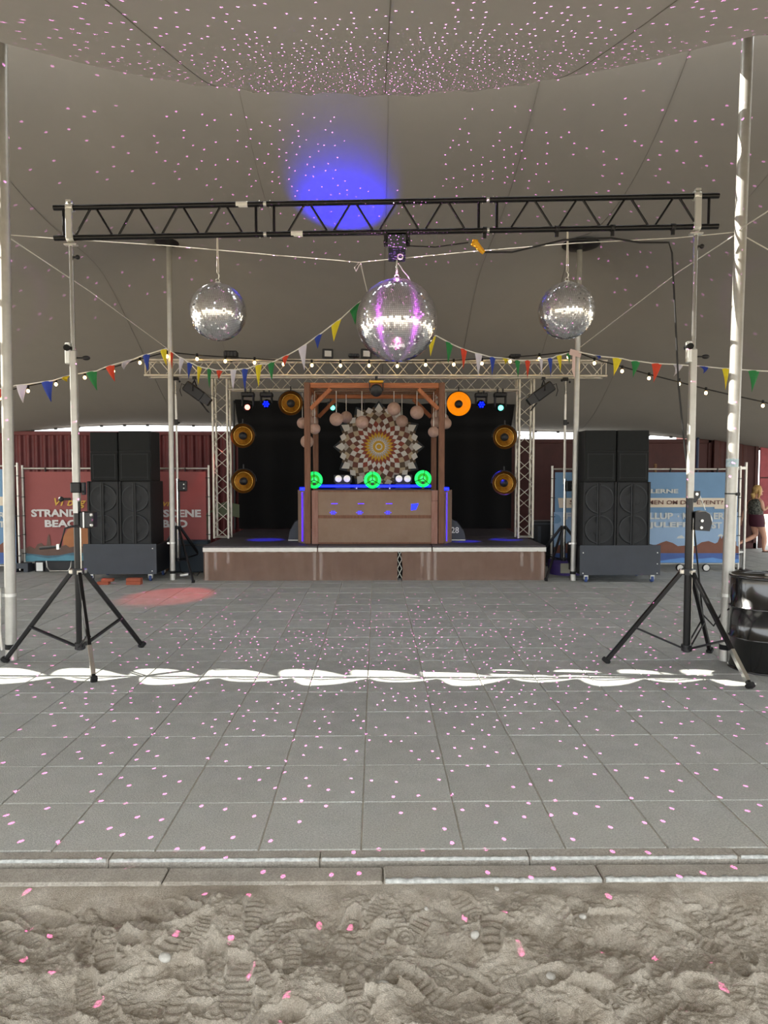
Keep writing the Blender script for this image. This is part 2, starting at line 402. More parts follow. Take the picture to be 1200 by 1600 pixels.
# sand with footprints
def vnoise(X, Y, s, seed):
    r = np.random.default_rng(seed); T = r.random((256, 256)); x = X * s + 40; y = Y * s + 40
    xi = np.floor(x).astype(int); yi = np.floor(y).astype(int); fx = x - xi; fy = y - yi
    fx = fx * fx * (3 - 2 * fx); fy = fy * fy * (3 - 2 * fy)
    g_ = lambda a, b: T[a % 256, b % 256]
    return (g_(xi, yi) * (1 - fx) + g_(xi + 1, yi) * fx) * (1 - fy) + (g_(xi, yi + 1) * (1 - fx) + g_(xi + 1, yi + 1) * fx) * fy - .5
gx = np.arange(-3.0, 3.0, 0.0042); gy = np.arange(1.95, 3.125, 0.0042)
X, Y = np.meshgrid(gx, gy)
def sand_base(X, Y):
    z = 0.06 * vnoise(X, Y, 1.6, 1) + 0.085 * vnoise(X, Y, 4.0, 2) + 0.045 * vnoise(X, Y, 9, 3) + 0.018 * vnoise(X, Y, 22, 4)
    return z - 0.055 + 0.012 * np.clip((Y - 2.6) / .5, -1, 1)
Z = sand_base(X, Y) + 0.009 * vnoise(X, Y, 55, 5) + 0.0065 * vnoise(X, Y, 120, 6)
fade = np.clip((3.10 - Y) / 0.18, 0, 1); fade = fade * fade * (3 - 2 * fade)
Z = Z * fade + (-0.028 + 0.004 * vnoise(X, Y, 30, 8)) * (1 - fade)
fr = np.random.default_rng(23)
for k in range(165):
    cx, cy = fr.uniform(-2.9, 2.9), fr.uniform(1.98, 3.02); a = fr.uniform(0, 2 * PI); ln, wd = fr.uniform(.115, .15), fr.uniform(.042, .055)
    sel = (abs(X - cx) < .19) & (abs(Y - cy) < .19)
    u = ((X[sel] - cx) * math.cos(a) + (Y[sel] - cy) * math.sin(a)) / ln; v = (-(X[sel] - cx) * math.sin(a) + (Y[sel] - cy) * math.cos(a)) / wd
    waist = 1 - .28 * np.exp(-((u + .15) / .3) ** 2)
    e = u ** 2 + (v / waist) ** 2
    inside = np.clip((1.0 - e) * 4, 0, 1); rim = np.exp(-((e - 1.25) / .22) ** 2)
    kind = fr.integers(0, 4); f = fr.uniform(9, 16)
    if kind == 0: tr = np.sign(np.sin(u * f * 2.2)) * .5
    elif kind == 1: tr = np.sin(u * f * 2 + 2.2 * np.abs(v))
    elif kind == 2: tr = np.sin(np.hypot(u - .45, v * .45) * f * 2.6) * (u > .05) + np.sin(u * f * 2) * (u <= .05)
    else: tr = np.sin(u * f * 1.7) * np.sin(v * 6)
    Zs = Z[sel]; lvl = float((Zs * inside).sum() / max(inside.sum(), 1)) - fr.uniform(.004, .012)
    fd = fade[sel]
    Z[sel] = Zs + inside * fd * (.82 * (lvl - Zs) + .0034 * tr) + rim * .006 * fd
sand_me = grid_mesh('sand', X, Y, Z, 'sand')
sand = tag(link('sand', sand_me), 'trampled sand full of shoe prints in front of the kerb', 'sand', kind='stuff')
gx2 = np.concatenate([np.arange(-13, -3.0, .12), np.linspace(-2.99, 2.99, 80), np.arange(3.0, 13, .12)]); gy2 = np.concatenate([np.arange(-14, 1.94, .12), [1.965]])
X2, Y2 = np.meshgrid(gx2, gy2); Z2 = sand_base(X2, Y2) - .03
link('sand_behind', grid_mesh('sand_behind', X2, Y2, Z2, 'sand'), sand)
for sx in (-1, 1):
    gx3 = np.linspace(2.99, 13, 90) * sx
    if sx < 0: gx3 = gx3[::-1]
    X3, Y3 = np.meshgrid(gx3, np.linspace(1.9, 3.12, 14)); Z3 = sand_base(X3, Y3) * np.clip((3.1 - Y3) / .2, 0, 1) - .03
    link('sand_side', grid_mesh('sand_side', X3, Y3, Z3, 'sand'), sand)
def sand_z(x, y):
    i = int(round((y - 1.95) / .0042)); j = int(round((x + 3.0) / .0042)); return float(Z[min(max(i, 0), Z.shape[0] - 1), min(max(j, 0), Z.shape[1] - 1)])
def pebble(px, py, r, label, seed, sq=.6, group=None):
    p = PG(px, py, -0.05); rr = np.random.default_rng(seed); b = MB(); b.sphere((0, 0, 0), r, 12, 8, 1, .8, sq)
    b.v = [tuple(np.array(q) * (1 + .12 * (rr.random() - .5))) for q in b.v]
    o = b.build('pebble', 'stone', None, (p.x, p.y, sand_z(p.x, p.y) + r * sq * .55), (rr.random() * .5, rr.random() * .5, rr.random() * 3))
    tag(o, label, 'pebble', group or 'pebbles in the sand')
pebble(742, 1472, .020, 'pale upright pebble in the sand, largest of the light stones', 1, .75)
pebble(258, 1512, .024, 'crumbly whitish clump of sand beside the ribbed shoe prints', 2)
pebble(597, 1548, .030, 'dark rounded stone half sunk in the middle of the sand', 3)
pebble(861, 1530, .022, 'flat pale stone in the sand below the large shoe print', 4, .45)
pebble(666, 1421, .012, 'small light pebble just below the kerb in the sand', 5)
pebble(776, 1398, .014, 'grey pebble touching the white worn kerb edge', 6)
pebble(910, 1434, .018, 'brown pebble in a hollow right of the pale upright pebble', 7)

# ================================================================ TENT
cont = [(-160, 66), (-60, 45), (0, 37), (50, 48), (100, 74), (150, 96), (200, 111), (300, 130), (400, 140), (500, 145), (600, 147), (700, 143), (800, 133),
        (900, 114), (950, 103), (1000, 86), (1050, 64), (1085, 49), (1120, 41), (1170, 37), (1230, 44), (1360, 72)]
YE = 6.97
ex, ez = [], []
for px, py in cont:
    q = P(px, py, YE); ex.append(q.x); ez.append(q.z)
exs = np.linspace(-15, 15, 1200); ezs = np.interp(exs, ex, ez)
kk = np.ones(21) / 21
ezs = np.convolve(np.pad(ezs, 30, mode='edge'), kk, 'same')[30:-30]
EZ = lambda x: np.interp(x, exs, ezs)
E0 = float(EZ(0.0))
def near_z(X, Y):
    d = YE - Y
    D = np.where(d <= 3.5, (.33 * d) + .075 * (1 - np.exp(-np.clip(d, 0, 9) / .35)), .33 * 3.5 + .075 + .99 * (1 - np.exp(-np.clip(d - 3.5, 0, 99) / 3)))
    return E0 - D + (EZ(X) - E0) * np.exp(-np.clip(d, 0, 99) / 1.9) - .022 * np.clip(np.abs(X) - 5, 0, 99) ** 2
yk = np.array([7.2, 7.5, 8.2, 9, 10, 12.2, 14, 15.0, 16.0, 16.6, 17.1, 17.5, 17.9]); zk = np.array([5.99, 5.88, 5.62, 5.38, 5.18, 4.80, 4.17, 3.72, 3.24, 3.05, 2.96, 2.93, 2.93])
yy = np.linspace(7.0, 17.9, 400); zz = np.interp(yy, yk, zk)
for _ in range(3): zz = np.convolve(np.pad(zz, 30, mode='reflect', reflect_type='odd'), np.ones(25) / 25, 'same')[30:-30]
POLES_B = [(-3.53, 12.27), (3.45, 12.2)]
def rear_z(X, Y):
    z = np.interp(Y, yy, zz) + (EZ(X) - E0) * np.exp(-np.clip(Y - 7.2, 0, 99) / 1.6)
    for (a, b) in POLES_B:
        r = np.hypot(X - a, Y - b); z = z + .96 * np.exp(-(np.sqrt(r * r + .1) - .316) / 1.35)
    z = z - .016 * X * np.clip((Y - 12) / 5, 0, 1) - .02 * np.clip(np.abs(X) - 5.5, 0, 99) ** 2
    return z
ROPE_Y = 7.21
def arc(u, p=2.6): return 1 - np.abs(2 * (u - np.floor(u)) - 1) ** p
nx = np.arange(-14, 14.001, 0.05)
# front canopy: rear edge scalloped towards the lacing rope
yl = 1 - np.linspace(0, 1, 70) ** 1.0
Xn = np.tile(nx, (70, 1)); Yedge = ROPE_Y - .035 - .25 * arc(nx / .53 + .25, 2.2) * (1 - .45 * (np.floor(nx / .53 + .25) % 2 == 0))
Yn = -0.9 + (1 - np.linspace(1, 0, 70)[:, None] ** 1.6) * (Yedge[None, :] + 0.9)
tf = thing('stretch_tent', 'front taupe stretch tent canopy sprinkled with pink light dots, nearest the camera', 'tent', (0, 0, 0))
link('canopy', grid_mesh('canopy', Xn, Yn, near_z(Xn, Yn), 'canopy_brightened'), tf)
tb = thing('stretch_tent', 'rear taupe stretch tent canopy sloping down behind the stage', 'tent', (0, 0, 0))
yr_edge = ROPE_Y + .035 + .26 * arc(nx / .53 + .6, 3.0)
tt = np.linspace(0, 1, 110) ** 1.15
yre = 17.5 - .02 * arc(nx / .56, 2)
Yr = yr_edge[None, :] + tt[:, None] * (yre - yr_edge)[None, :]
Xr = np.tile(nx, (110, 1))
link('canopy', grid_mesh('canopy', Xr, Yr, rear_z(Xr, Yr), 'canopy'), tb)
for sx in (-4.72, -3.08, -1.5, .08, 1.68, 3.28, 4.9):
    ys = np.linspace(-.85, 6.9, 60); b = MB(); b.path([(sx, y, float(near_z(np.array(sx), np.array(y))) - .001) for y in ys], .004, 4)
    b.build('seam', 'seam', tf)
    ys = np.linspace(7.5, 17.4, 70); b = MB(); b.path([(sx + .05, y, float(rear_z(np.array(sx), np.array(y))) - .001) for y in ys], .004, 4)
    b.build('seam', 'seam', tb)
b = MB(); b.path([(x, ROPE_Y, float(near_z(np.array(x), np.array(ROPE_Y))) + .10) for x in np.arange(-13.8, 13.8, .1)], .022, 5); b.build('lacing_rope', 'white_rope', tf)
for k in range(-26, 27):
    x = k * .53; b = MB()
    z0 = lambda x, y: float(near_z(np.array(x), np.array(y)))
    b.path([(x - .13, ROPE_Y - .05, z0(x, ROPE_Y - .05) + .05), (x - .02, ROPE_Y - .09, z0(x, ROPE_Y) + .05), (x + .36, ROPE_Y, z0(x, ROPE_Y) + .10)], .012, 5)
    b.build('lace', 'white_rope', tf)
b = MB(); b.path([(x, 17.48, float(rear_z(np.array(x), np.array(17.48))) - .01) for x in np.arange(-9.9, 9.9, .14)], .012, 5); b.build('edge_rope', 'seam', tb)
cl = MB(); cl.box((0, 0, 0), (.07, .04, .05)); clm = cl.mesh('edge_clip', 'black_satin')
for k in range(-17, 18):
    x = k * .56; link('edge_clip', clm, tb, (x, 17.47, float(rear_z(np.array(x), np.array(17.47))) - .02))

# tent poles
def tent_pole(base, top, r, label, disc=True, foot_strap=0.45, sticker=False):
    base, top = Vector(base), Vector(top); L = top - base; t = thing('tent_pole', label, 'pole', base, 0, 'aluminium tent poles')
    b = MB(); b.tube((0, 0, .03), L, r, 20); b.build('pole', 'alu_dull', t)
    b = MB(); b.tube((0, 0, .0), L * (.11 / L.length), r * 1.06, 20); b.build('foot', 'alu', t)
    b = MB(); b.tube(L * (.11 / L.length), L * (.16 / L.length), r * 1.08, 20); b.build('foot_band', 'rubber', t)
    s = L * (foot_strap * 1.4 / L.length); b = MB(); b.tube(s, s + L.normalized() * .03, r * 1.1, 20); b.box(s + Vector((-r * 1.3, 0, .01)), (.05, .03, .03)); b.build('strap', 'zinc', t)
    if disc:
        b = MB(); b.lathe([(.05, -.05), (.30, .0), (.36, .035), (.30, .06), (.0, .07)], 28, L - Vector((0, 0, .09))); b.build('pole_head', 'black_satin', t)
    else:
        b = MB(); b.lathe([(r, -.05), (r * 1.6, 0), (r * 1.6, .04)], 20, L - Vector((0, 0, .05))); b.build('pole_head', 'black_satin', t)
    return t, L
tpl, Lv = tent_pole(PG(18, 1031), P(2, 34, 6.97), .052, 'thick tent pole left of the tall lift stand with loosened strap', False)
b = MB(); b.box((-.085, -.03, .62), (.035, .03, .20)); b.build('strap_buckle', 'zinc', tpl)
b = MB(); b.path([(-.085, -.03, .55), (-.09, -.03, .3), (-.085, -.01, .1)], .012, 5); b.build('strap_tail', 'white_rope', tpl)
tpr, Lv = tent_pole(PG(1133, 1032), P(1169, 34, 6.97), .055, 'thick tent pole beside the black oil drum with blue sticker', False)
b = MB(); k0 = (P(1140, 730, 6.9).z) / Lv.z; b.tube(Lv * k0, Lv * (k0 + .013), .0565, 20, caps=False); b.build('sticker', mat('pale_blue_sticker', '8fb4c0', .5, col2='d8e4e4', vscale=40), tpr)
b = MB(); b.tube(Lv * (k0 * .86), Lv * (k0 * .86 + .002), .058, 20); b.box(Lv * (k0 * .862) + Vector((.04, -.05, 0)), (.04, .02, .03)); b.build('hook', 'black_plastic', tpr)
tent_pole(PG(270, 906), P(264, 372, 12.27), .046, 'slim rear tent pole between speaker stack and stage, bunting tied to it')
tent_pole(PG(895, 907), P(906, 378, 12.2), .046, 'slim rear tent pole at the edge of the speakers with pink ribbon')
rb = MB(); q = P(899, 552, 12.1); rb.box((0, 0, 0), (.20, .02, .10), Matrix.Rotation(.25, 3, 'Y')); rb.prism([(-.05, 0), (.0, 0), (-.01, -.42), (-.06, -.30)], -.02, -.012)
tag(rb.build('ribbon', mat('pale_pink_ribbon', 'd8bdb4', .8), None, q), 'pale pink ribbon knotted around the rear pole', 'ribbon')

# guy and stay ropes
def rope(name, pts, r, label, m='white_rope', sag=0.0, cat='rope', group=None):
    pts = [Vector(p) for p in pts]
    if sag:
        a, c = pts[0], pts[-1]; pts = [a.lerp(c, t) - Vector((0, 0, sag * 4 * t * (1 - t))) for t in np.linspace(0, 1, 24)]
    o = MB().path(pts, r, 5).build(name, m, None, org=pts[0]); return tag(o, label, cat, group)
rope('rope', [P(12, 367, 6.98), P(90, 373, 6.98), P(262, 384, 6.98), P(420, 398, 6.98), P(562, 410, 6.98), P(625, 404, 6.98), P(740, 393, 6.98), P(900, 380, 6.98), P(1055, 372, 6.98), P(1147, 363, 6.98)], .0045,
     'thin white rope strung between the two front tent poles under the truss', group='white ropes')
rope('rope', [P(12, 370, 6.95), P(140, 455, 9.5), P(262, 545, 12.2)], .006, 'white stay rope slanting from left front pole to rear pole', group='white ropes')
rope('rope', [P(1150, 366, 6.95), P(1060, 425, 9), P(906, 543, 12.1)], .006, 'white stay rope slanting from the sticker pole back to the ribbon pole', group='white ropes')
rope('rope', [P(1150, 362, 6.93), P(1200, 330, 6.4), P(1260, 290, 5.8), P(1260, 290, 5.8) * 2.2 - P(1200, 330, 6.4) * 1.2], .006, 'white rope running up and out from the sticker pole', group='white ropes')
rope('rope', [P(1150, 362, 6.97), P(1200, 390, 6.9), P(1280, 420, 6.8), Vector((9.5, 6.4, 2.6))], .006, 'white rope running down and out from the sticker pole', group='white ropes')
rope('rope', [P(563, 411, 7.0), P(570, 440, 9.4), P(576, 465, 11.9)], .007, 'short white rope holding up the middle of the bunting behind the big mirror ball', group='white ropes')
rope('rope', [P(560, 411, 6.97), P(554, 418, 6.96), P(556, 424, 6.96), P(562, 413, 6.97)], .005, 'small loop of white rope tied at the middle of the long rope', group='white ropes')

# ================================================================ BLACK GOAL TRUSS ON LIFT STANDS
def truss_pt(s):                            # along the truss, X as parameter
    return Vector((s, 6.84 - .024 * (s + 2.88), 0))
zt = lambda s: 4.335 + .013 * (s + 2.98)       # top chord centre
zb = lambda s: 4.055 + .013 * (s + 2.98)
gt = thing('black_truss', 'long black ladder truss spanning both lift stands, mirror balls hanging below', 'truss', truss_pt(0))
o0 = gt.location.copy()
def tp(s, z): return truss_pt(s) + Vector((0, 0, z)) - o0
xl, xr = -3.04, 3.19
secs = [(xl, -1.06), (-1.03, 1.03), (1.06, xr)]
for (a, c) in secs:
    for fz in (zt, zb):
        b = MB(); b.tube(tp(a, fz(a)), tp(c, fz(c)), .026, 14); b.build('chord', 'black_gloss', gt)
    for e in ((a + .09 if a == xl else a + .07), (c - .09 if c == xr else c - .07)):
        b = MB(); b.tube(tp(e, zb(e)), tp(e, zt(e)), .013, 8); b.build('upright', 'black_gloss', gt)
    a2, c2 = a + .17, c - .17; n = 8 if c - a > 2.06 else 8
    w = (c2 - a2) / n
    for i in range(n):
        s0, s1 = a2 + w * i + .02, a2 + w * (i + 1) - .02
        z0, z1 = (zb, zt) if i % 2 == 0 else (zt, zb)
        b = MB(); b.tube(tp(s0, z0(s0)), tp(s1, z1(s1)), .011, 8); b.build('brace', 'black_gloss', gt)
for s in (-1.045, 1.045):
    for fz in (zt, zb):
        b = MB(); b.tube(tp(s - .035, fz(s)), tp(s + .035, fz(s)), .02, 10); b.build('coupler', 'zinc', gt)
        for d in (-.05, .05):
            b = MB(); b.tube(tp(s + d, fz(s)) + Vector((0, 0, -.035)), tp(s + d, fz(s)) + Vector((0, 0, .035)), .004, 6); b.build('pin', 'zinc', gt)
for px, fz in ((384, zt), (470, zb)):
    s = P(px, 340, 6.8).x; b = MB(); b.tube(tp(s - .09, fz(s)), tp(s + .02, fz(s)), .0268, 14); b.build('label_tape', 'white_label', gt)
for px in (757, 869, 955, 1048):
    s = P(px, 375, 6.75).x; b = MB(); b.lathe([(.028, -.02), (.033, -.02), (.033, .02), (.028, .02)], 12, tp(s, zb(s)), (1, 0, 0)); b.box(tp(s, zb(s) - .045), (.03, .02, .05)); b.build('cable_clip', 'black_plastic', gt)

def lift_stand(base, hub_z, feet, top_z, label, winch_dir, lz):
    base = Vector(base); t = thing('lift_stand', label, 'stand', base, 0, 'truss lift stands')
    zc = P(110, 783, 6.84).z if lz is None else lz
    b = MB(); b.tube((0, 0, .12), (0, 0, zc), .034, 16); b.build('outer_mast', 'black_gloss', t)
    b = MB(); b.tube((0.033, -.012, .15), (0.033, -.012, zc - .2), .008, 8); b.build('guide_rail', 'chrome', t)
    zm = P(110, 556, 6.84).z
    b = MB(); b.box((0, 0, (zc + zm) / 2 + .02), (.062, .055, zm - zc + .06), bev=.008); b.build('middle_mast', 'alu_dull', t)
    b = MB(); b.tube((0, 0, zm), (0, 0, top_z - .33), .021, 14); b.build('inner_mast', 'chrome', t)
    b = MB(); b.box((-.045, -.01, zm + .02), (.05, .05, .20), bev=.008); b.build('pulley_plate', 'zinc', t)
    b = MB(); b.tube((-.045, -.05, zm + .07), (-.045, .04, zm + .07), .03, 14); b.build('pulley', 'rubber', t)
    b = MB(); b.tube((.02, 0, zm - .02), (.1, 0, zm - .02), .008, 8); b.sphere((.12, 0, zm - .02), .028, 10, 8, 1.4, .8, .8); b.build('locking_knob', 'black_plastic', t)
    b = MB(); b.tube((.01, 0, top_z - .46), (.05, 0, top_z - .46), .01, 8); b.sphere((.06, 0, top_z - .46), .022, 10, 8); b.build('locking_knob', 'black_plastic', t)
    # truss adapter
    b = MB(); b.box((0, -.035, top_z - .16), (.06, .03, .28), bev=.006); b.build('truss_adapter', 'zinc', t)
    for z in (top_z, top_z - .28):
        b = MB(); b.lathe([(.030, -.032), (.043, -.032), (.043, .032), (.030, .032)], 14, (.0, 0.0, z), (1, 0, 0)); b.box((0, -.02, z + .048), (.045, .05, .02)); b.build('truss_clamp', 'zinc', t)
    b = MB(); b.box((0, 0, top_z - .345), (.12, .06, .018), bev=.004); b.build('adapter_plate', 'zinc', t)
    # hub, legs, braces
    b = MB(); b.tube((0, 0, hub_z - .03), (0, 0, hub_z + .03), .055, 14); b.build('leg_collar', 'black_satin', t)
    b = MB(); b.tube((0, 0, .13), (0, 0, .19), .05, 14); b.build('brace_collar', 'black_satin', t)
    for (fx, fy, chrome_end) in feet:
        d = Vector((fx, fy, 0)) - base; d.z = 0; u = d.normalized(); p0 = Vector((0, 0, hub_z)) + u * .06; p1 = d + Vector((0, 0, .02))
        q = (p1 - p0); mid = p0 + q * .995
        b = MB(); R = q.to_track_quat('Z', 'Y').to_matrix(); b.box((p0 + p1) / 2, (.034, .042, q.length), R, bev=.005); leg = b.build('leg', 'black_gloss', t)
        b = MB(); b.box(p1 + Vector((0, 0, .005)), (.055, .075, .045), R, bev=.008); b.build('foot', 'rubber', leg)
        if chrome_end:
            e0 = p0 + q * .70; e1 = p0 + q * .96; b = MB(); b.box((e0 + e1) / 2, (.038, .046, (e1 - e0).length), R, bev=.004); b.build('leg_sleeve', 'chrome', leg)
        j = p0 + q * .62; k = Vector((0, 0, .16)) + u * .05; s = u.cross(Vector((0, 0, 1))) * .018
        for sg in (-1, 1):
            b = MB(); b.tube(j + s * sg, k + s * sg, .009, 6); b.build('leg_brace', 'black_satin', t)
        b = MB(); b.box(Vector((0, 0, hub_z)) + u * .06, (.05, .05, .05), u.to_track_quat('X', 'Z').to_matrix(), bev=.008); b.build('leg_joint', 'chrome', t)
    # winch
    s = 1; zw = P(1100, 813, 6.7).z if winch_dir == 'front' else P(150, 812, 6.84).z
    if winch_dir == 'front':
        b = MB(); b.prism([(.03, zw - .09), (.17, zw - .10), (.19, zw - .02), (.17, zw + .06), (.13, zw + .085), (.03, zw + .08)], -.06, .06); b.build('winch_housing', 'black_satin', t)
        b = MB(); b.lathe([(.0, -.045), (.092, -.045), (.092, .045), (.0, .045)], 20, (.118, 0.02, zw), (0, 1, 0)); b.build('winch_drum', 'zinc', t)
        for dz, dx in ((.0, .09), (-.065, .085)):
            b = MB(); b.tube((dx, -.075, zw + dz), (dx, -.055, zw + dz), .014, 10); b.build('bolt', 'zinc', t)
        b = MB(); b.prism([(.02, zw + .17), (.05, zw + .17), (.09, zw + .23), (.09, zw + .28), (.03, zw + .28)], -.02, .02); b.build('cable_guide', 'black_satin', t)
        b = MB(); b.tube((.055, -.03, zw + .25), (.055, -.018, zw + .25), .015, 10); b.build('bolt', 'zinc', t)
        b = MB(); b.tube((.09, 0, zw + .25), (.15, 0, zw + .10), .004, 6); b.build('winch_cable', 'zinc', t)
    else:
        b = MB(); b.box((.10, .02, zw), (.13, .12, .16), bev=.01); b.build('winch_housing', 'black_satin', t)
        b = MB(); b.box((.08, -.045, zw), (.012, .012, .15)); b.build('winch_plate', 'zinc', t)
        for dz in (.05, -.05):
            b = MB(); b.sphere((.155, -.05, zw + dz), .016, 10, 8); b.build('bolt', 'zinc', t)
        b = MB(); b.path([(-.03, -.06, zw - .06), (-.085, -.08, zw - .08), (-.13, -.09, zw - .25)], .010, 8); b.tube((-.03, -.06, zw - .06), (.06, -.02, zw - .06), .01, 8); b.build('crank', 'black_satin', t)
        b = MB(); b.tube((-.13, -.09, zw - .25), (-.31, -.12, zw - .265), .014, 10); b.build('crank_handle', 'black_plastic', t)
        b = MB(); b.box((-.145, -.095, zw - .252), (.025, .03, .05)); b.build('crank_collar', 'zinc', t)
        b = MB(); b.box((.0, 0, zw + .31), (.09, .085, .10), bev=.01); b.tube((-.05, -.02, zw + .2), (-.12, -.04, zw + .2), .012, 8); b.sphere((-.13, -.045, zw + .2), .026, 10, 8); b.build('mast_lock', 'black_plastic', t)
        b = MB(); b.box((.07, 0, zw + .30), (.03, .05, .12), bev=.005); b.sphere((.075, -.03, zw + .27), .012, 8, 6); b.build('cable_guide', 'black_satin', t)
        b = MB(); b.box((0, -.036, zw + .13), (.046, .006, .13)); b.build('label_plate', 'white_label', t)
    return t
bl = truss_pt(-2.885); br = truss_pt(2.985)
lift_stand(bl, P(125, 893, 6.84).z, [(*PG(8, 1035)[:2], False), (*PG(147, 1066)[:2], True), (*PG(222, 1011)[:2], False)], zt(-2.885), 'black lift stand with crank handle in front of the red banner', 'side', None)
lift_stand(br, P(1078, 893, 6.7).z, [(*PG(947, 1036)[:2], False), (*PG(1172, 1076)[:2], True), (*PG(1109, 1020)[:2], False)], zt(2.985), 'black lift stand with rope winch in front of the blue banner', 'front', P(1078, 778, 6.7).z)

# mirror balls
def mirror_mat():
    m = bpy.data.materials.new('mirror_tiles'); m.use_nodes = True; nt = m.node_tree; N = nt.nodes; L = nt.links
    b = N['Principled BSDF']; b.inputs['Base Color'].default_value = (.88, .88, .9, 1); b.inputs['Metallic'].default_value = 1; b.inputs['Roughness'].default_value = .04
    b2 = N.new('ShaderNodeBsdfPrincipled'); b2.inputs['Base Color'].default_value = (.8, .8, .82, 1); b2.inputs['Metallic'].default_value = 1
    b2.inputs['Roughness'].default_value = .34; b2.inputs['Anisotropic'].default_value = .93; b2.inputs['Anisotropic Rotation'].default_value = .25
    tg = N.new('ShaderNodeTangent'); tg.direction_type = 'RADIAL'; tg.axis = 'Z'; L.new(tg.outputs[0], b2.inputs['Tangent'])
    mx = N.new('ShaderNodeMixShader'); mx.inputs[0].default_value = .36
    L.new(b.outputs[0], mx.inputs[1]); L.new(b2.outputs[0], mx.inputs[2]); L.new(mx.outputs[0], N['Material Output'].inputs[0])
    return m
M['mirror'] = mirror_mat()
M['ball_core'] = mat('ball_core', '3a3a3c', .6)
def mirror_ball(c, r, rows, label, hang_z, motor, seed):
    rr = np.random.default_rng(seed); t = thing('mirror_ball', label, 'mirror ball', c, 0, 'mirror balls under the truss')
    b = MB(); b.sphere((0, 0, 0), r - .006, 40, 24); b.build('core', 'ball_core', t)
    b = MB(); dt = PI / rows
    for j in range(1, rows - 1):
        th = (j + .5) * dt; n = max(6, int(round(2 * PI * math.sin(th) / dt))); da = 2 * PI / n; off = rr.random()
        for i in range(n):
            a = (i + off) * da
            nn = Vector((math.sin(th) * math.cos(a), math.sin(th) * math.sin(a), math.cos(th))); ta = Vector((-math.sin(a), math.cos(a), 0)); te = nn.cross(ta)
            hs = r * dt * .5 * .90
            big = rr.random() < .10
            j1, j2 = rr.normal(0, .14 if big else .034), rr.normal(0, .12 if big else .022)
            n2 = (nn + te * j1 + ta * j2).normalized(); u = ta - n2 * ta.dot(n2); u.normalize(); w = n2.cross(u)
            p = nn * r
            b.add([p - u * hs - w * hs, p + u * hs - w * hs, p + u * hs + w * hs, p - u * hs + w * hs], [(0, 1, 2, 3)])
    tag(b.build('mirror_tiles', 'mirror', t), kind='stuff')
    b = MB(); b.lathe([(r * .1, -.01), (r * .12, .0), (r * .1, .012), (.0, .014)], 20, (0, 0, r)); b.build('top_cap', 'zinc', t)
    b = MB(); b.lathe([(.014, -.003), (.02, -.003), (.02, .003), (.014, .003)], 14, (0, 0, r + .03), (0, 1, 0)); b.build('hanging_ring', 'zinc', t)
    top = hang_z - c[2]
    if motor:
        b = MB(); z = r + .05
        while z < top - .02:
            b.lathe([(.007, -.002), (.011, -.002), (.011, .002), (.007, .002)], 8, (0, 0, z), (0, 1, 0) if int(z * 100) % 2 else (1, 0, 0)); z += .022
        b.build('chain', 'zinc', t)
        b = MB(); b.path([(.012, -.01, top - .03), (.035, -.02, top - .06), (.055, -.02, r + .08), (.1, -.02, r + .03), (.13, -.02, r - .02)], .004, 6); b.build('safety_wire', 'zinc', t)
    else:
        b = MB(); b.tube((-.006, 0, r + .10), (-.004, 0, top), .004, 6); b.tube((.010, 0, r + .10), (.004, 0, top), .004, 6); b.build('cord', 'white_rope', t)
        b = MB(); b.path([(0, 0, r + .04), (.012, 0, r + .06), (.012, 0, r + .08), (0, 0, r + .10)], .006, 6); b.build('swivel_hook', 'zinc', t)
    return t
sC = P(620, 501, 6.76).x
cC = truss_pt(sC); cC.z = P(620, 501, 6.76).z
zmot = P(620, 407, 6.76).z
mirror_ball(cC, .383, 66, 'large violet-lit mirror ball hanging from the motor in the middle', zmot, True, 5)
pL = P(341, 488, 6.81); cL = truss_pt(pL.x); cL.z = pL.z; mirror_ball(cL, .267, 50, 'small mirror ball hanging near the rear pole left of the big one', zb(pL.x) - .01, False, 6)
pR = P(886, 485, 6.71); cR = truss_pt(pR.x); cR.z = pR.z; mirror_ball(cR, .262, 50, 'small mirror ball hanging beside the dangling black cable, right of the big one', zb(pR.x) - .01, False, 8)
mt = thing('mirror_ball_motor', 'black box motor clamped under the truss above the large mirror ball', 'motor', (cC.x, cC.y, zb(sC)))
b = MB(); b.box((0, 0, -.105), (.17, .12, .13), bev=.006); b.build('housing', 'box_grey', mt)
b = MB(); b.box((0, 0, -.215), (.16, .11, .09), bev=.006); b.build('gearbox', mat('navy_black_plastic', '14182a', .5), mt)
for sx in (-1, 1):
    b = MB(); b.box((sx * .105, 0, -.06), (.035, .06, .14), bev=.006); b.sphere((sx * .11, -.04, -.1), .018, 8, 6); b.build('clamp', 'black_plastic', mt)
b = MB(); b.tube((0, 0, -.31), (0, 0, -.25), .008, 8); b.lathe([(.018, -.005), (.03, -.005), (.03, .005), (.018, .005)], 14, (.03, -.06, -.245), (0, 1, 0)); b.build('shaft', 'zinc', mt)
Yc = 6.74
tag(MB().path([P(632, 384, Yc), P(680, 386, Yc), P(732, 379, Yc - .02)], .006, 6).build('motor_cable', 'cable', None, org=P(632, 384, Yc)), 'thin black lead from the mirror ball motor to the yellow plug', 'cable')
pg = thing('yellow_plug', 'bright yellow plug dangling under the black truss', 'plug', P(747, 384, Yc - .03))
b = MB(); b.path([(-.05, 0, .0), (-.03, 0, .035), (-.005, 0, .03)], [.022, .03, .026], 10); b.build('socket', 'yellow_plastic', pg)
b = MB(); b.path([(-.03, 0, .03), (.02, 0, -.03), (.055, 0, -.065)], [.03, .024, .02], 10); b.build('plug_body', 'yellow_plastic', pg)
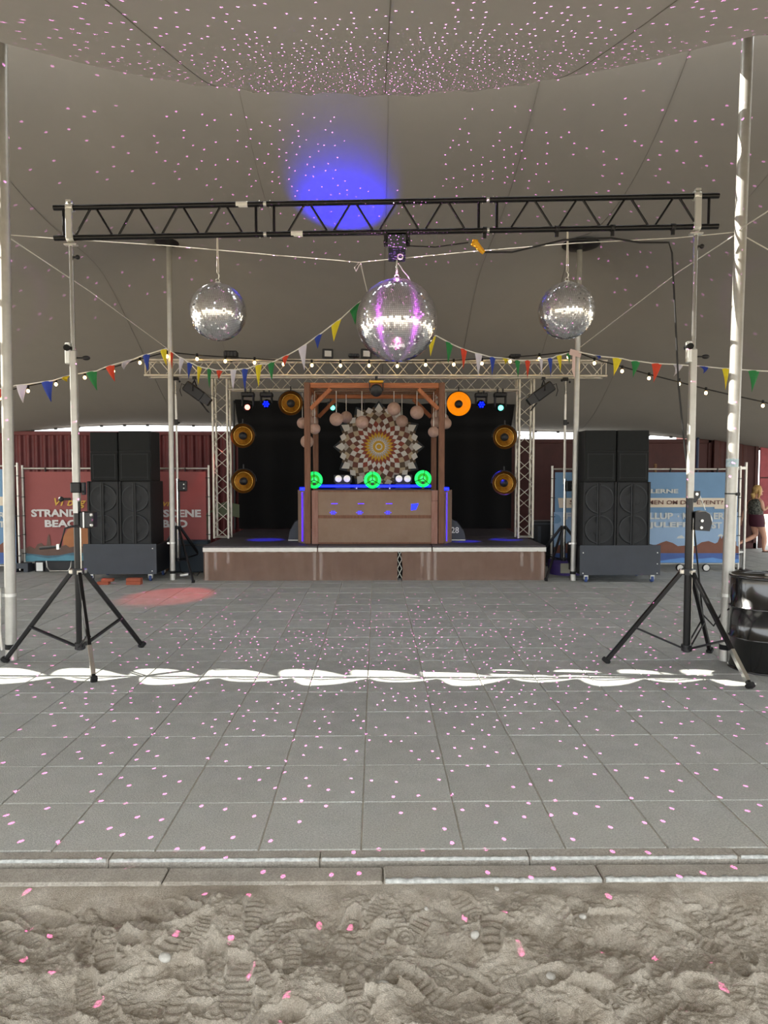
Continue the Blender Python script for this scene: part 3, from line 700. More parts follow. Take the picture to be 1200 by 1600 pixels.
tag(MB().path([P(756, 394, Yc), P(800, 394, Yc), P(868, 378, Yc - .02), P(880, 375, Yc - .02), P(955, 372, Yc - .04), P(1000, 379, Yc - .04), P(1045, 379, Yc - .06), P(1050, 395, Yc - .06), P(1054, 470, Yc - .06), P(1060, 600, Yc - .05), P(1070, 700, Yc - .03), P(1082, 800, Yc + .06),
                P(1092, 900, Yc + .15), P(1098, 960, Yc + .25), P(1115, 978, Yc + .2), P(1128, 958, Yc + .1), P(1145, 948, Yc)], .009, 6).build('power_cable', 'cable', None, org=P(1050, 395, Yc)),
    'black power cable looped along the truss and dropping beside the right lift stand', 'cable')

# ================================================================ SILVER TRUSSES
def box_truss(name, label, a, c, w, bay, group, up_axis=(0, 0, 1), r=.022):
    a, c = Vector(a), Vector(c); d = c - a; L = d.length; u = d / L; v = Vector(up_axis); s = u.cross(v).normalized(); v = s.cross(u).normalized()
    t = thing(name, label, 'truss', a, 0, group); h = w / 2
    cor = [v * i * h + s * j * h for i, j in ((1, 1), (1, -1), (-1, -1), (-1, 1))]
    for k in cor:
        b = MB(); b.tube(k, k + d, r, 10); b.build('chord', 'truss_alu', t)
    n = max(2, int(round(L / bay))); st = L / n
    meshes = {}
    for fi in range(4):
        p, q = cor[fi], cor[(fi + 1) % 4]
        for i in range(n):
            A, B = (p, q) if i % 2 == 0 else (q, p)
            b = MB(); b.tube(A * .96 + u * (st * i + .015), B * .96 + u * (st * (i + 1) - .015), r * .36, 6); b.build('brace', 'truss_alu', t)
        for e in (.02, L - .02):
            b = MB(); b.tube(p + u * e, q + u * e, r * .42, 6); b.build('end_bar', 'truss_alu', t)
    return t
pa, pb = P(229, 578, 12.75), P(945, 575, 12.75)
FT = (pa.z + pb.z) / 2
box_truss('silver_truss', 'upper silver box truss across the stage front, lit warm by festoon bulbs', (pa.x, 12.75, FT), (pb.x, 12.75, FT), .27, .245, 'silver trusses')
CBZ = P(600, 600, 13.5).z
twx0, twx1 = -2.93, 2.83
box_truss('silver_truss', 'lower silver box truss behind the upper one carrying the moving heads', (twx0 + .15, 13.5, CBZ), (twx1 - .15, 13.5, CBZ), .24, .245, 'silver trusses', r=.018)
box_truss('truss_tower', 'upright silver truss tower beside the red banner', (twx0, 13.5, .62), (twx0, 13.5, CBZ + .14), .27, .245, 'truss towers', (0, 1, 0))
box_truss('truss_tower', 'upright silver truss tower beside the plain dark red wall', (twx1, 13.5, .62), (twx1, 13.5, CBZ + .14), .27, .245, 'truss towers', (0, 1, 0))

def windup_stand(base, hub, low, zc, top, feet, label):
    base = Vector(base); t = thing('windup_stand', label, 'stand', base, 0, 'stands under the upper truss')
    b = MB(); b.tube((.02, 0, low), (.02, 0, zc), .022, 12); b.tube((-.03, 0, low), (-.03, 0, hub), .03, 12); b.build('outer_mast', 'black_satin', t)
    b = MB(); b.tube((0.0, -.03, low + .05), (0.0, -.03, zc), .018, 12); b.build('lower_tube', 'chrome', t)
    b = MB(); b.tube((0, 0, zc - .1), (0, 0, top - .25), .022, 12); b.build('middle_tube', 'alu', t)
    b = MB(); b.tube((0, 0, top - .8), (0, 0, top), .016, 12); b.build('inner_tube', 'chrome', t)
    b = MB(); b.box((0, -.02, top - .75), (.06, .05, .10), bev=.008); b.sphere((.05, -.02, top - .76), .02, 8, 6); b.build('lock_clamp', 'black_plastic', t)
    b = MB(); b.box((0, 0, top + .02), (.10, .06, .06), bev=.01); b.sphere((-.07, -.02, top), .025, 8, 6); b.sphere((.07, -.02, top - .03), .02, 8, 6); b.build('truss_adapter', 'black_plastic', t)
    b = MB(); b.box((.10, 0, zc - .13), (.14, .10, .19), bev=.015); b.build('winch_housing', 'black_satin', t)
    for dz in (-.17, -.10):
        b = MB(); b.tube((.13, -.07, zc + dz), (.13, -.05, zc + dz), .012, 8); b.build('bolt', 'zinc', t)
    b = MB(); b.tube((0, 0, hub - .03), (0, 0, hub + .03), .06, 12); b.build('leg_collar', 'black_satin', t)
    b = MB(); b.tube((0, 0, low - .02), (0, 0, low + .04), .05, 12); b.build('brace_collar', 'black_satin', t)
    for fx, fy in feet:
        d = Vector((fx, fy, 0)) - base; d.z = 0; u = d.normalized(); p0 = Vector((0, 0, hub)) + u * .05; p1 = d + Vector((0, 0, .02)); R = (p1 - p0).to_track_quat('Z', 'Y').to_matrix()
        b = MB(); b.box((p0 + p1) / 2, (.034, .045, (p1 - p0).length), R, bev=.005); lg = b.build('leg', 'black_satin', t)
        b = MB(); b.box(p1, (.05, .07, .04), R, bev=.006); b.build('foot', 'rubber', lg)
        b = MB(); b.tube(p0.lerp(p1, .62), Vector((0, 0, low + .01)) + u * .04, .012, 6); b.build('leg_brace', 'black_satin', t)
q = P(279, 875, 12.75); windup_stand((q.x, 12.75, 0), P(280, 824, 12.75).z, P(280, 875, 12.75).z, P(280, 748, 12.75).z, FT - .2, [PG(302, 911)[:2], (q.x - .75, 13.4), (q.x + .4, 13.4)], 'wind-up stand holding the upper truss behind the slim pole near the stage')
q = P(880, 875, 12.75); windup_stand((q.x, 12.75, 0), P(880, 824, 12.75).z, P(880, 875, 12.75).z, P(880, 748, 12.75).z, FT - .2, [PG(853, 908)[:2], (q.x + .8, 13.1), (q.x - .5, 13.35)], 'wind-up stand holding the upper truss in front of the blue banner')

# ================================================================ STAGE
SF, SBk, SL, SR, SH = 12.12, 16.0, -2.985, 2.935, .60
st = thing('stage', 'low stage with brown gauze skirt and silver edge', 'stage', (0, SF, 0))
W3 = (SR - SL) / 3
for i in range(3):
    for j in range(2):
        x0, x1 = SL + W3 * i + .008, SL + W3 * (i + 1) - .008; y0, y1 = j * 1.94 + .008, (j + 1) * 1.94 - .008
        b = MB(); b.box(((x0 + x1) / 2, (y0 + y1) / 2, SH - .012), (x1 - x0, y1 - y0, .024), bev=.004); dp = b.build('deck_panel', 'deck', st)
        b = MB(); b.box(((x0 + x1) / 2, y0 + .015, SH - .066), (x1 - x0, .03, .08), bev=.006); b.build('edge_profile', 'alu', dp)
    for s in (-1, 1):
        xx = SL + W3 * (i + .5) + s * (W3 / 2 - .055)
        for k in range(2 if 0 < i or s > 0 else 1):
            pass
        b = MB(); b.box((xx, .055, .245), (.05, .05, .49)); b.build('leg', 'white_metal', st)
    b = MB(); b.box(((SL + W3 * (i + .5)), 3.7, .245), (.06, .06, .49)); b.build('leg', 'white_metal', st)
for px, yb in ((336, 891), (356, 880), (669, 895), (660, 885), (832, 893), (816, 885)):
    x = P(px, 880, 12.14).x; zb_ = max(.0, P(px, yb, 12.14).z)
    b = MB(); b.box((x, .06, (zb_ + .51) / 2), (.05, .03, .51 - zb_)); b.build('truss_strut', 'white_metal', st)
for e, x in ((0, SL + .012), (1, SR - .012)):
    b = MB(); b.box((x, 1.94, SH - .066), (.024, 3.86, .08), bev=.005); b.build('side_profile', 'alu', st)
    b = MB(); b.box((x, 1.94, .26), (.012, 3.8, .50)); b.build('side_skirt', 'skirt', st)
gap0, gap1 = P(621, 880, SF).x, P(628, 880, SF).x
for (x0, x1) in ((SL + .03, gap0), (gap1, SR - .03)):
    n = int((x1 - x0) / .04); xs = np.linspace(x0, x1, n); zs = np.linspace(.0, .53, 8); XX, ZZ = np.meshgrid(xs, zs); YY = .012 + .006 * np.sin(XX * 13) * (1 - ZZ / .53) + .004 * np.sin(XX * 31)
    if x0 > 0: XX = XX + .012 * np.sin(ZZ * 9) * np.exp(-(XX - x0) / .1)
    link('gauze_skirt', grid_mesh('gauze_skirt', XX, YY, ZZ, 'skirt'), st)
b = MB()
for k in range(3):
    z0, z1 = .04 + k * .16, .20 + k * .16; b.tube((gap0, .05, z0), (gap1, .05, z1), .008, 6); b.tube((gap1, .06, z0), (gap0, .06, z1), .008, 6)
b.build('scissor_lattice', 'alu', st)
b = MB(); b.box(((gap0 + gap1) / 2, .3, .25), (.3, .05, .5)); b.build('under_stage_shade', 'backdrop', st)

# backdrop drape
xs = np.linspace(P(372, 700, 15.8).x, P(800, 700, 15.8).x, 120); vs_ = np.linspace(0, 1, 50); XX, VV = np.meshgrid(xs, vs_)
z0, ztop = P(600, 826, 15.8).z, P(600, 614, 15.8).z
topz = ztop + .12 * np.abs(XX / 3.1) ** 4 - .18 * (1 - np.abs(XX / 3.1) ** 2)
ZZ = z0 + VV * (topz - z0); XX2 = XX * (1 + .05 * np.clip(VV - .55, 0, 1) ** 2 * 3)
YY = 15.8 + .02 * np.sin(XX * 9) + .05 * np.exp(-((ZZ - P(600, 668, 15.8).z) / .22) ** 2) * 3.2
tag(link('backdrop_cloth', grid_mesh('backdrop_cloth', XX2, YY - 15.8, ZZ, 'backdrop'), None, (0, 15.8, 0)), 'large black cloth hung at the back of the stage', 'curtain')
b = MB(); b.tube((XX2[-1, 0], 15.84, topz[-1, 0] - .05), (XX2[-1, 0], 15.84, .6), .025, 8); b.tube((XX2[-1, -1], 15.84, topz[-1, -1] - .05), (XX2[-1, -1], 15.84, .6), .025, 8)
b.tube((XX2[-1, 0], 15.86, topz[-1, 60] - .03), (XX2[-1, -1], 15.86, topz[-1, 60] - .03), .02, 8)
tag(b.build('backdrop_frame', 'black_satin'), 'black pipe frame behind the stage cloth', 'frame')

# mandala wall piece: rings of rhombi in sixteen arms
mc = P(592, 698, 14.9); RM = .90
md = thing('mandala_panel', 'round mandala panel of brown, white and ochre wooden diamonds', 'wall art', (mc.x, 14.9, mc.z))
def rhomb(r0, rm, r1, a, half, y, m, name='diamond', th=.012):
    pts = [(r0 * math.cos(a), r0 * math.sin(a)), (rm * math.cos(a - half), rm * math.sin(a - half)), (r1 * math.cos(a), r1 * math.sin(a)), (rm * math.cos(a + half), rm * math.sin(a + half))]
    b = MB(); b.prism([(p[0] * RM, p[1] * RM) for p in pts], y, y + th); return b.build(name, m, md)
NA = 24; da = 2 * PI / NA; h0 = da / 2
radii = [.135, .20, .275, .355, .44, .525, .61, .695, .78, .865, .985]
cols = ['man_white', 'man_grey', 'man_yellow', 'man_red', 'man_white', 'man_brown', 'man_tan', 'man_brown', 'man_grey', 'man_dark', 'man_white']
b = MB(); b.lathe([(.0, .02), (.78 * RM, .02), (.78 * RM, .035), (.0, .035)], 48, (0, 0, 0), (0, 1, 0)); b.build('backing', 'man_dark', md)
for k in range(NA):
    for j in range(10):
        a = PI / 2 + da * (k + (.5 if j % 2 else 0)); r0 = radii[j - 1] if j else .08
        col = cols[j]
        if j in (6, 8) and k % 2: col = {'man_tan': 'man_white', 'man_grey': 'man_tan'}[col]
        if j in (5, 7) and k % 3 == 0: col = 'man_red' if j == 5 else 'man_dark'
        rhomb(r0, radii[j], radii[j + 1] if j < 9 else .93, a, h0 * .97, -.0005 * (j % 2), col)
    a = PI / 2 + da * k
    rhomb(.78, .865, .96 + (.05 if k % 2 == 0 else -.02), a, h0 * .86, -.004, 'man_white')
    if k % 2 == 0: rhomb(.62, .86, 1.07, a, h0 * 1.9, .022, 'man_slate', 'dark_plate')  # plates behind the diamonds are dark grey in themselves
for r0, r1, y, m_ in ((.0, .055, -.012, 'man_yellow'), (.055, .085, -.010, 'man_white'), (.085, .14, -.008, 'man_yellow')):
    b = MB(); b.lathe([(r0 * RM, -.0), (r1 * RM, -.0), (r1 * RM, .012), (r0 * RM, .012)], 32, (0, y, 0), (0, 1, 0), smooth=False, caps=False); b.build('centre_ring', m_, md)
b = MB(); b.tube((-.3, .02, .7 * RM), (-.3, .02, CBZ - mc.z + .3), .004, 5); b.tube((.3, .02, .7 * RM), (.3, .02, CBZ - mc.z + .3), .004, 5); b.build('hanging_wire', 'black_satin', md)

# pergola over the booth
pgx0, pgx1, pgy0, pgy1 = -1.21, 1.15, 12.50, 14.2
pz = P(585, 598, pgy0).z
pe = thing('pergola', 'timber pergola frame around the DJ booth', 'pergola', ((pgx0 + pgx1) / 2, pgy0, SH)); hw = (pgx1 - pgx0) / 2; dp_ = pgy1 - pgy0; hh = pz - SH
for sx in (-1, 1):
    for y in (0, dp_):
        b = MB(); b.box((sx * hw, y, hh / 2), (.105, .105, hh), bev=.012); b.build('post', 'wood_dark', pe)
    b = MB(); b.box((sx * hw, dp_ / 2, hh - .05), (.08, dp_ - .11, .095), bev=.008); b.build('side_beam', 'wood', pe)
    for y, s in ((0, 1), (dp_, -1)):
        b = MB(); R = Matrix.Rotation(-sx * PI / 4, 3, 'Y'); c = Vector((sx * (hw - .235), y, hh - .285)); b.box(c, (.07, .085, .50), R, bev=.006); b.build('knee_brace', 'wood', pe)
        b = MB(); R = Matrix.Rotation(s * PI / 4, 3, 'X'); c = Vector((sx * hw, y + s * .235, hh - .285)); b.box(c, (.07, .085, .46), Matrix.Rotation(-s * PI / 4, 3, 'X'), bev=.006); b.build('knee_brace', 'wood', pe)
for y in (0, dp_):
    b = MB(); b.box((0, y, hh - .052), (2 * hw - .11, .08, .09), bev=.008); b.build('front_beam' if y == 0 else 'rear_beam', 'wood_h', pe)
for k in range(4):
    y = dp_ * (k + 1) / 5; b = MB(); b.box((0, y, hh - .045), (2 * hw - .09, .03, .03)); b.build('batten', 'wood_dark', pe)

# booth
bt = thing('dj_booth', 'DJ booth with brown mesh front and blue light strips', 'booth', ((pgx0 + pgx1) / 2, pgy0 - .03, SH)); cx = bt.location.x
bz = P(585, 766, 12.47).z - SH
bx0, bx1 = P(497, 800, 12.47).x - cx, P(674, 800, 12.47).x - cx
def panel(name, m, x0, x1, z0, z1, y0, y1, parent=bt):
    b = MB(); b.box(((x0 + x1) / 2, (y0 + y1) / 2, (z0 + z1) / 2), (x1 - x0, y1 - y0, z1 - z0), bev=.004); return b.build(name, m, parent)
zrail = P(585, 808, 12.47).z - SH
panel('mesh_panel', 'booth', bx0, bx1, zrail + .03, bz, 0, .006)
panel('mesh_panel', 'booth', bx0, bx1, 0.02, zrail - .01, 0, .006)
panel('middle_rail', 'wood_dark', bx0, bx1, zrail - .02, zrail + .035, -.006, .02)
panel('top_rail', 'wood_dark', bx0, bx1, bz - .03, bz, -.003, .03)
panel('bottom_rail', 'wood_dark', bx0, bx1, 0, .03, -.003, .03)
panel('corner_board', 'wood_pink', P(487, 800, 12.46).x - cx, bx0, 0, bz, -.01, .02)
panel('corner_board', 'wood_pink', bx1, P(684, 800, 12.46).x - cx, 0, bz * .80, -.01, .02)
panel('corner_board', 'wood_pink', bx1, P(684, 800, 12.46).x - cx, bz * .805, bz, -.014, .02)
panel('counter_top', 'black_satin', -1.05, 1.05, bz - .02, bz + .015, .03, .75)
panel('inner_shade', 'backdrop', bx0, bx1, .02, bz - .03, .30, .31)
b = MB(); zl = P(585, 759.5, 12.66).z - SH; b.box((0.0 , .19, zl), (2.02, .05, .05), bev=.012); b.build('blue_light_strip', 'blue_led', bt)
for sx, p0, p1 in ((-1, 465, 476), (1, 705, 694)):
    xo, xi = P(p0, 800, 12.75).x - cx, P(p1, 800, 12.5).x - cx
    b = MB(); d = Vector((xo - xi, .30, 0)); n = Vector((d.y, -d.x, 0)).normalized() * .02
    b.add([(xi, .05, 0), (xi + d.x, .05 + d.y, 0), (xi + d.x + n.x, .05 + d.y + n.y, 0), (xi + n.x, .05 + n.y, 0), (xi, .05, bz), (xi + d.x, .05 + d.y, bz), (xi + d.x + n.x, .05 + d.y + n.y, bz), (xi + n.x, .05 + n.y, bz)],
          [(3, 2, 1, 0), (4, 5, 6, 7), (0, 1, 5, 4), (1, 2, 6, 5), (2, 3, 7, 6), (3, 0, 4, 7)]); b.build('side_wing', 'booth', bt)
    b = MB(); xx = xi + d.x * .35; yy_ = .05 + d.y * .35 - .03; b.box((xx, yy_, bz * .5), (.018, .018, bz * .92)); b.build('violet_light_strip', 'blue_line', bt)
    b = MB(); b.box((xi + d.x * .25, .0, bz + .025), (.09, .05, .06), bev=.01); b.build('strip_end', 'blue_led', bt)
for px in (520.5, 562, 606):
    p = P(px, 801, 12.46); b = MB()
    for i in range(-2, 3):
        for j in range(-1, 2):
            if abs(i) + abs(j) < 3: b.sphere((p.x - cx + i * .026, -.004, p.z - SH + j * .024), .0075, 8, 6, 1, .4, 1)
    b.build('blue_led_cluster', 'blue_led', bt)
    b = MB(); p = P(px + 2, 787, 12.46); b.box((p.x - cx, -.002, p.z - SH), (.11, .006, .01)); b.build('blue_led_line', 'blue_line', bt)
p = P(647.5, 792, 12.46); b = MB(); b.prism([(-.06, -.06), (.03, -.05), (.075, .06), (-.055, .05)], -.004, .0); b.build('blue_led_patch', 'blue_led', bt, (p.x - cx, 0, p.z - SH))
# gear on the booth
CT = SH + bz + .015
def ring_light(px, py, label, tilt):
    p = P(px, py, 12.585); t = thing('green_ring_light', label, 'light', (p.x, 12.585, CT), 0, 'green ring lights on the booth'); R = 13.2 / F * 12.585; c = p.z - CT
    b = MB(); b.lathe([(R * .66, -.02), (R * .97, -.02), (R, 0), (R * .97, .03), (R * .66, .03)], 28, (0, 0, c), (0, 1, 0), caps=False); b.build('outer_ring', 'green_led', t)
    b = MB(); b.lathe([(.0, .03), (R * .66, .03), (R * .66, .05), (0, .05)], 28, (0, 0, c), (0, 1, 0)); b.build('back_plate', mat('dim_green_reflector', '2a6a30', .4, col2='7a7a38', vscale=18, emit='209040', estr=.12), t)
    b = MB(); b.lathe([(.0, -.015), (R * .30, -.01), (R * .34, .03), (.0, .03)], 20, (0, 0, c), (0, 1, 0)); b.build('hub', 'green_in', t)
    for k in range(3):
        a = tilt + k * 2 * PI / 3; b = MB(); b.tube((0, -.03, c), (R * math.cos(a), -.03, c + R * math.sin(a)), .008, 6); b.build('spoke', 'black_satin', t)
    b = MB(); b.box((0, .02, c / 2), (.05, .03, abs(c))); b.build('bracket', 'black_plastic', t)
ring_light(491, 750, 'green glowing ring light half hidden by the front pergola post', PI / 2)
ring_light(582, 750, 'green glowing ring light in the middle of the booth', PI / 2)
ring_light(661, 748, 'green glowing ring light at the end near the thicker pair of posts', PI / 2 - .2)
for px, lab in ((535.5, 'black monitor with two white cones between the half hidden and middle green rings'), (630, 'black monitor with two white cones right of the middle green ring')):
    p = P(px, 748, 12.8); t = thing('studio_monitor', lab, 'speaker', (p.x, 12.8, CT), 0, 'studio monitors on the booth'); hgt = .145; zc = p.z - CT
    b = MB(); b.box((0, .08, zc), (.32, .18, hgt), bev=.008); b.build('cabinet', 'black_plastic', t); b = MB(); b.box((0, .09, (zc - hgt / 2) / 2), (.26, .12, zc - hgt / 2)); b.build('riser', 'black_satin', t)
    for dx in (-.077, .077):
        b = MB(); b.lathe([(.0, -.008), (.02, -.016), (.055, -.012), (.062, 0)], 20, (dx, -.012, zc), (0, 1, 0)); b.build('cone', 'white_cone', t)
p = P(583, 752, 12.85); dj = thing('dj_controller', 'white-edged DJ controller on the booth top behind the middle green ring', 'mixer', (p.x, 12.75, CT))
b = MB(); b.box((0, .16, .05), (.70, .32, .05), bev=.008); b.build('body', 'white_metal', dj)
for s in (-.3, .3): b = MB(); b.box((s, .1, .0125), (.02, .2, .025)); b.build('foot', 'zinc', dj)
for s in (-.2, .2): b = MB(); b.lathe([(.10, 0), (.10, .015), (.0, .018)], 24, (s, .16, .075)); b.build('jog_wheel', 'black_plastic', dj)

# yarn lanterns
def lantern(px, py, r, Y, label):
    p = P(px, py, Y); R = r / F * Y; t = thing('ball_lantern', label, 'lantern', p, 0, 'yarn ball lanterns hanging in the pergola')
    b = MB(); b.sphere((0, 0, 0), R, 20, 14); b.build('globe', 'lantern', t)
    top = pz - p.z - .09
    b = MB(); b.tube((0, 0, R * .98), (0, 0, top), .006, 6); b.build('cord', 'white_rope', t)
for px, py, r, Y, lab in [
    (525.5, 655, 10.5, 12.9, 'ball lantern nearest the front left brace, left of the mandala'), (541, 652, 9.3, 13.5, 'ball lantern just behind and right of the one by the left brace'),
    (565.5, 660, 10.2, 12.95, 'ball lantern over the upper left petals of the mandala'), (615.5, 639, 10.6, 12.95, 'highest ball lantern right of the mandala top'),
    (628, 658, 9.4, 13.5, 'ball lantern just below the highest one, over mandala petals'), (651.5, 644.5, 10.7, 12.95, 'ball lantern crossing the rear right brace of the pergola'),
    (486.5, 645, 7.6, 13.6, 'topmost small ball lantern by the left pergola posts'), (489, 659, 8.5, 13.5, 'middle ball lantern inside the left post cluster'),
    (472.5, 661, 8.6, 13.3, 'ball lantern sticking out on the outer side of the left front post'), (492, 670, 8.7, 13.0, 'ball lantern in front of the left rear post'),
    (479.8, 690, 10.2, 13.1, 'lowest ball lantern behind the left front post'), (677.5, 675, 8.7, 13.1, 'lowest ball lantern by the right pergola posts'),
    (681, 660, 8.2, 13.5, 'ball lantern just above the lowest one on the right posts'), (683, 650, 8.0, 13.8, 'topmost ball lantern tucked behind the right front post'),
    (696.5, 661.5, 9.0, 13.2, 'ball lantern sticking out furthest beyond the right front post'), (693, 654, 8.0, 13.6, 'ball lantern half hidden above the outermost one at right post')]:
    lantern(px, py, r, Y, lab)

# gold dish lamps
def dish(px, py, Y, label, lit=False, face=(0, -1, 0)):
    p = P(px, py, Y); R = 18.6 / F * Y; t = thing('gold_dish_lamp', label, 'lamp', p, 0, 'gold dish lamps around the stage'); ax = Vector(face).normalized()
    m_in = 'gold_lit' if lit else 'gold'
    b = MB(); b.lathe([(R * .80, -.05), (R * .55, -.085), (R * .3, -.10), (.0, -.10)], 36, (0, 0, 0), ax); b.build('dish_inside', m_in, t)
    b = MB(); b.lathe([(R * .80, -.05), (R * .93, -.012), (R, 0)], 36, (0, 0, 0), ax); b.build('outer_band', 'gold_lit' if lit else mat('brown_bronze_band', '6a4312', .45, .6, var=.25, vscale=10), t)
    b = MB(); b.lathe([(R, .004), (R * 1.02, -.004), (R * .86, -.07), (R * .6, -.11), (R * .25, -.14), (0, -.145)], 36, (0, 0, 0), ax); b.build('dish_shell', 'gold_out', t)
    b = MB(); b.lathe([(R * .77, -.058), (R * .785, -.036), (R * .75, -.034), (R * .735, -.06)], 36, (0, 0, 0), ax, caps=False); b.build('inner_rim', 'gold_lit' if lit else 'alu' if False else mat('bright_gold_rim', 'e0b45a', .25, .9), t)
    b = MB(); b.lathe([(.0, .0), (R * .32, -.002), (R * .33, -.09), (0, -.09)], 24, (0, 0, 0), ax); b.build('centre_cap', 'black_plastic', t)
    b = MB(); pts = [(math.cos(a) * R * 1.06, .04, math.sin(a) * R * 1.06) for a in np.linspace(0, PI, 15)]; b.path(pts, .009, 6); b.tube((0, .04, R * 1.06), (0, .04, R * 1.06 + .08), .012, 8); b.build('yoke', 'black_satin', t)
dish(454, 630, 13.2, 'gold dish lamp under the truss next to the left pergola post')
dish(379, 681, 13.3, 'upper gold dish lamp on the tower beside the red banner')
dish(380, 752, 13.3, 'lower gold dish lamp on the tower beside the red banner')
dish(717, 631, 13.2, 'bright glowing orange dish lamp next to the right pergola post', True)
dish(789, 683, 13.3, 'upper gold dish lamp on the tower beside the blue banner')
dish(788, 755, 13.3, 'lower gold dish lamp on the tower beside the blue banner')

# moving heads
def moving_head(px, py, Y, label, m_lens, leds=False, tilt=.2, hang=None):
    p = P(px, py, Y); hang = CBZ - .12 if hang is None else hang; t = thing('moving_head', label, 'stage light', p, 0, 'moving head lights on the truss')
    top = hang - p.z
    b = MB(); b.box((0, .05, top - .10), (.24, .16, .08), bev=.015); b.build('base', 'black_plastic', t)
    b = MB(); b.box((-.05, .05, top - .03), (.03, .04, .09)); b.box((.05, .05, top - .03), (.03, .04, .09)); b.sphere((0, -.03, top - .07), .018, 8, 6); b.build('clamp', 'black_satin', t)
    for s in (-1, 1):
        b = MB(); b.box((s * .10, .03, (top - .12) / 2 + .02), (.03, .09, top - .10), bev=.01); b.build('yoke_arm', 'black_plastic', t)
    ax = Vector((0, -math.cos(tilt), -math.sin(tilt)))
    b = MB(); b.lathe([(.0, -.18), (.06, -.17), (.078, -.1), (.078, .0), (.07, .03)], 20, (0, 0, 0), ax); b.build('head', 'black_plastic', t)
    if leds:
        b = MB(); Rq = ax.to_track_quat('Z', 'Y')
        for k in range(7):
            a = k * PI / 3; r = .045 if k < 6 else 0; q = Rq @ Vector((r * math.cos(a), r * math.sin(a), .032)); b.sphere(q, .019, 8, 6)
        b.build('lens', m_lens, t)
    else:
        b = MB(); b.lathe([(.0, .045), (.03, .042), (.05, .032)], 16, (0, 0, 0), ax); b.build('lens', m_lens, t)
moving_head(387, 636, 13.3, 'moving head with glowing red-white lens near the left tower', 'red_lens')
moving_head(416, 631, 13.35, 'moving head with round blue diodes beside the red one', 'blue_led', True)
moving_head(752, 632, 13.35, 'moving head with round blue diodes next to the orange dish lamp', 'blue_led', True)
moving_head(782, 637, 13.3, 'moving head with pale green lens nearest the right tower', 'cyan_led')
moving_head(520, 637, 15.2, 'small moving head with cyan lens seen under the pergola brace', 'cyan_led', hang=CBZ - .1)
q = P(588, 610, 12.30); t = thing('stage_spot', 'black round stage spot hanging from the middle of the upper truss before the pergola', 'stage light', q)
b = MB(); b.lathe([(0, -.16), (.08, -.15), (.105, -.06), (.105, .04), (.09, .055), (0, .05)], 24, (0, 0, 0), (0, -1, -.25)); b.build('head', 'black_satin', t)
for s in (-1, 1): b = MB(); b.box((s * .115, .02, .07), (.02, .05, .16), bev=.006); b.build('yoke_arm', 'black_satin', t)
b = MB(); b.box((0, .02, .15), (.24, .10, .04), bev=.008); b.build('yellow_lit_yoke', 'yellow_plastic', t)  # yellow colour stands for the warm light on the yoke
b = MB(); b.tube((0, .02, .16), (0, .30, .24), .015, 8); b.box((0, .31, .25), (.05, .06, .07)); b.build('clamp', 'black_satin', t)

def profile_spot(px, py, Y, label, sx):
    p = P(px, py, Y); t = thing('profile_spot', label, 'stage light', p, 0, 'barn door spots under the upper truss'); ang = math.radians(36)
    R = Matrix.Rotation(sx * (PI / 2 + ang), 3, 'Y') @ Matrix.Rotation(0, 3, 'X'); up = lambda v: R @ Vector(v)
    b = MB(); b.box((0, 0, 0), (.19, .20, .38), R, bev=.02); b.build('housing', 'black_satin', t)
    b = MB(); b.box(up((0, 0, .25)), (.17, .18, .16), R, taper=.8); b.build('snoot', 'black_satin', t)
    for s, l in ((1, .24), (-1, .16)):
        b = MB(); b.box(up((s * .12, 0, .30)), (.006, .18, l), R @ Matrix.Rotation(s * .30, 3, 'Y')); b.build('barn_door', 'black_satin', t)
    b = MB(); b.path([Vector((-.0, -.13, .0)), Vector((0, -.13, .12)), Vector((0, 0, .2)), Vector((0, .13, .12)), Vector((0, .13, 0))], .012, 6); b.build('yoke', 'black_satin', t)
    b = MB(); b.tube((0, 0, .2), (0, 0, FT - .15 - p.z), .014, 8); b.box((0, 0, FT - .16 - p.z), (.06, .06, .08)); b.build('clamp', 'black_satin', t)
    b = MB(); c = up((0, .0, -.2)); b.path([c, c + Vector((-sx * .06, -.03, .02)), c + Vector((-sx * .09, -.03, -.10)), c + Vector((-sx * .06, -.03, -.2))], .007, 6); b.build('cable', 'cable', t)
profile_spot(304, 612, 12.7, 'black barn door spot beside the left truss tower pointing inward', 1)
profile_spot(849, 612, 12.7, 'black barn door spot beside the right truss tower pointing inward', -1)

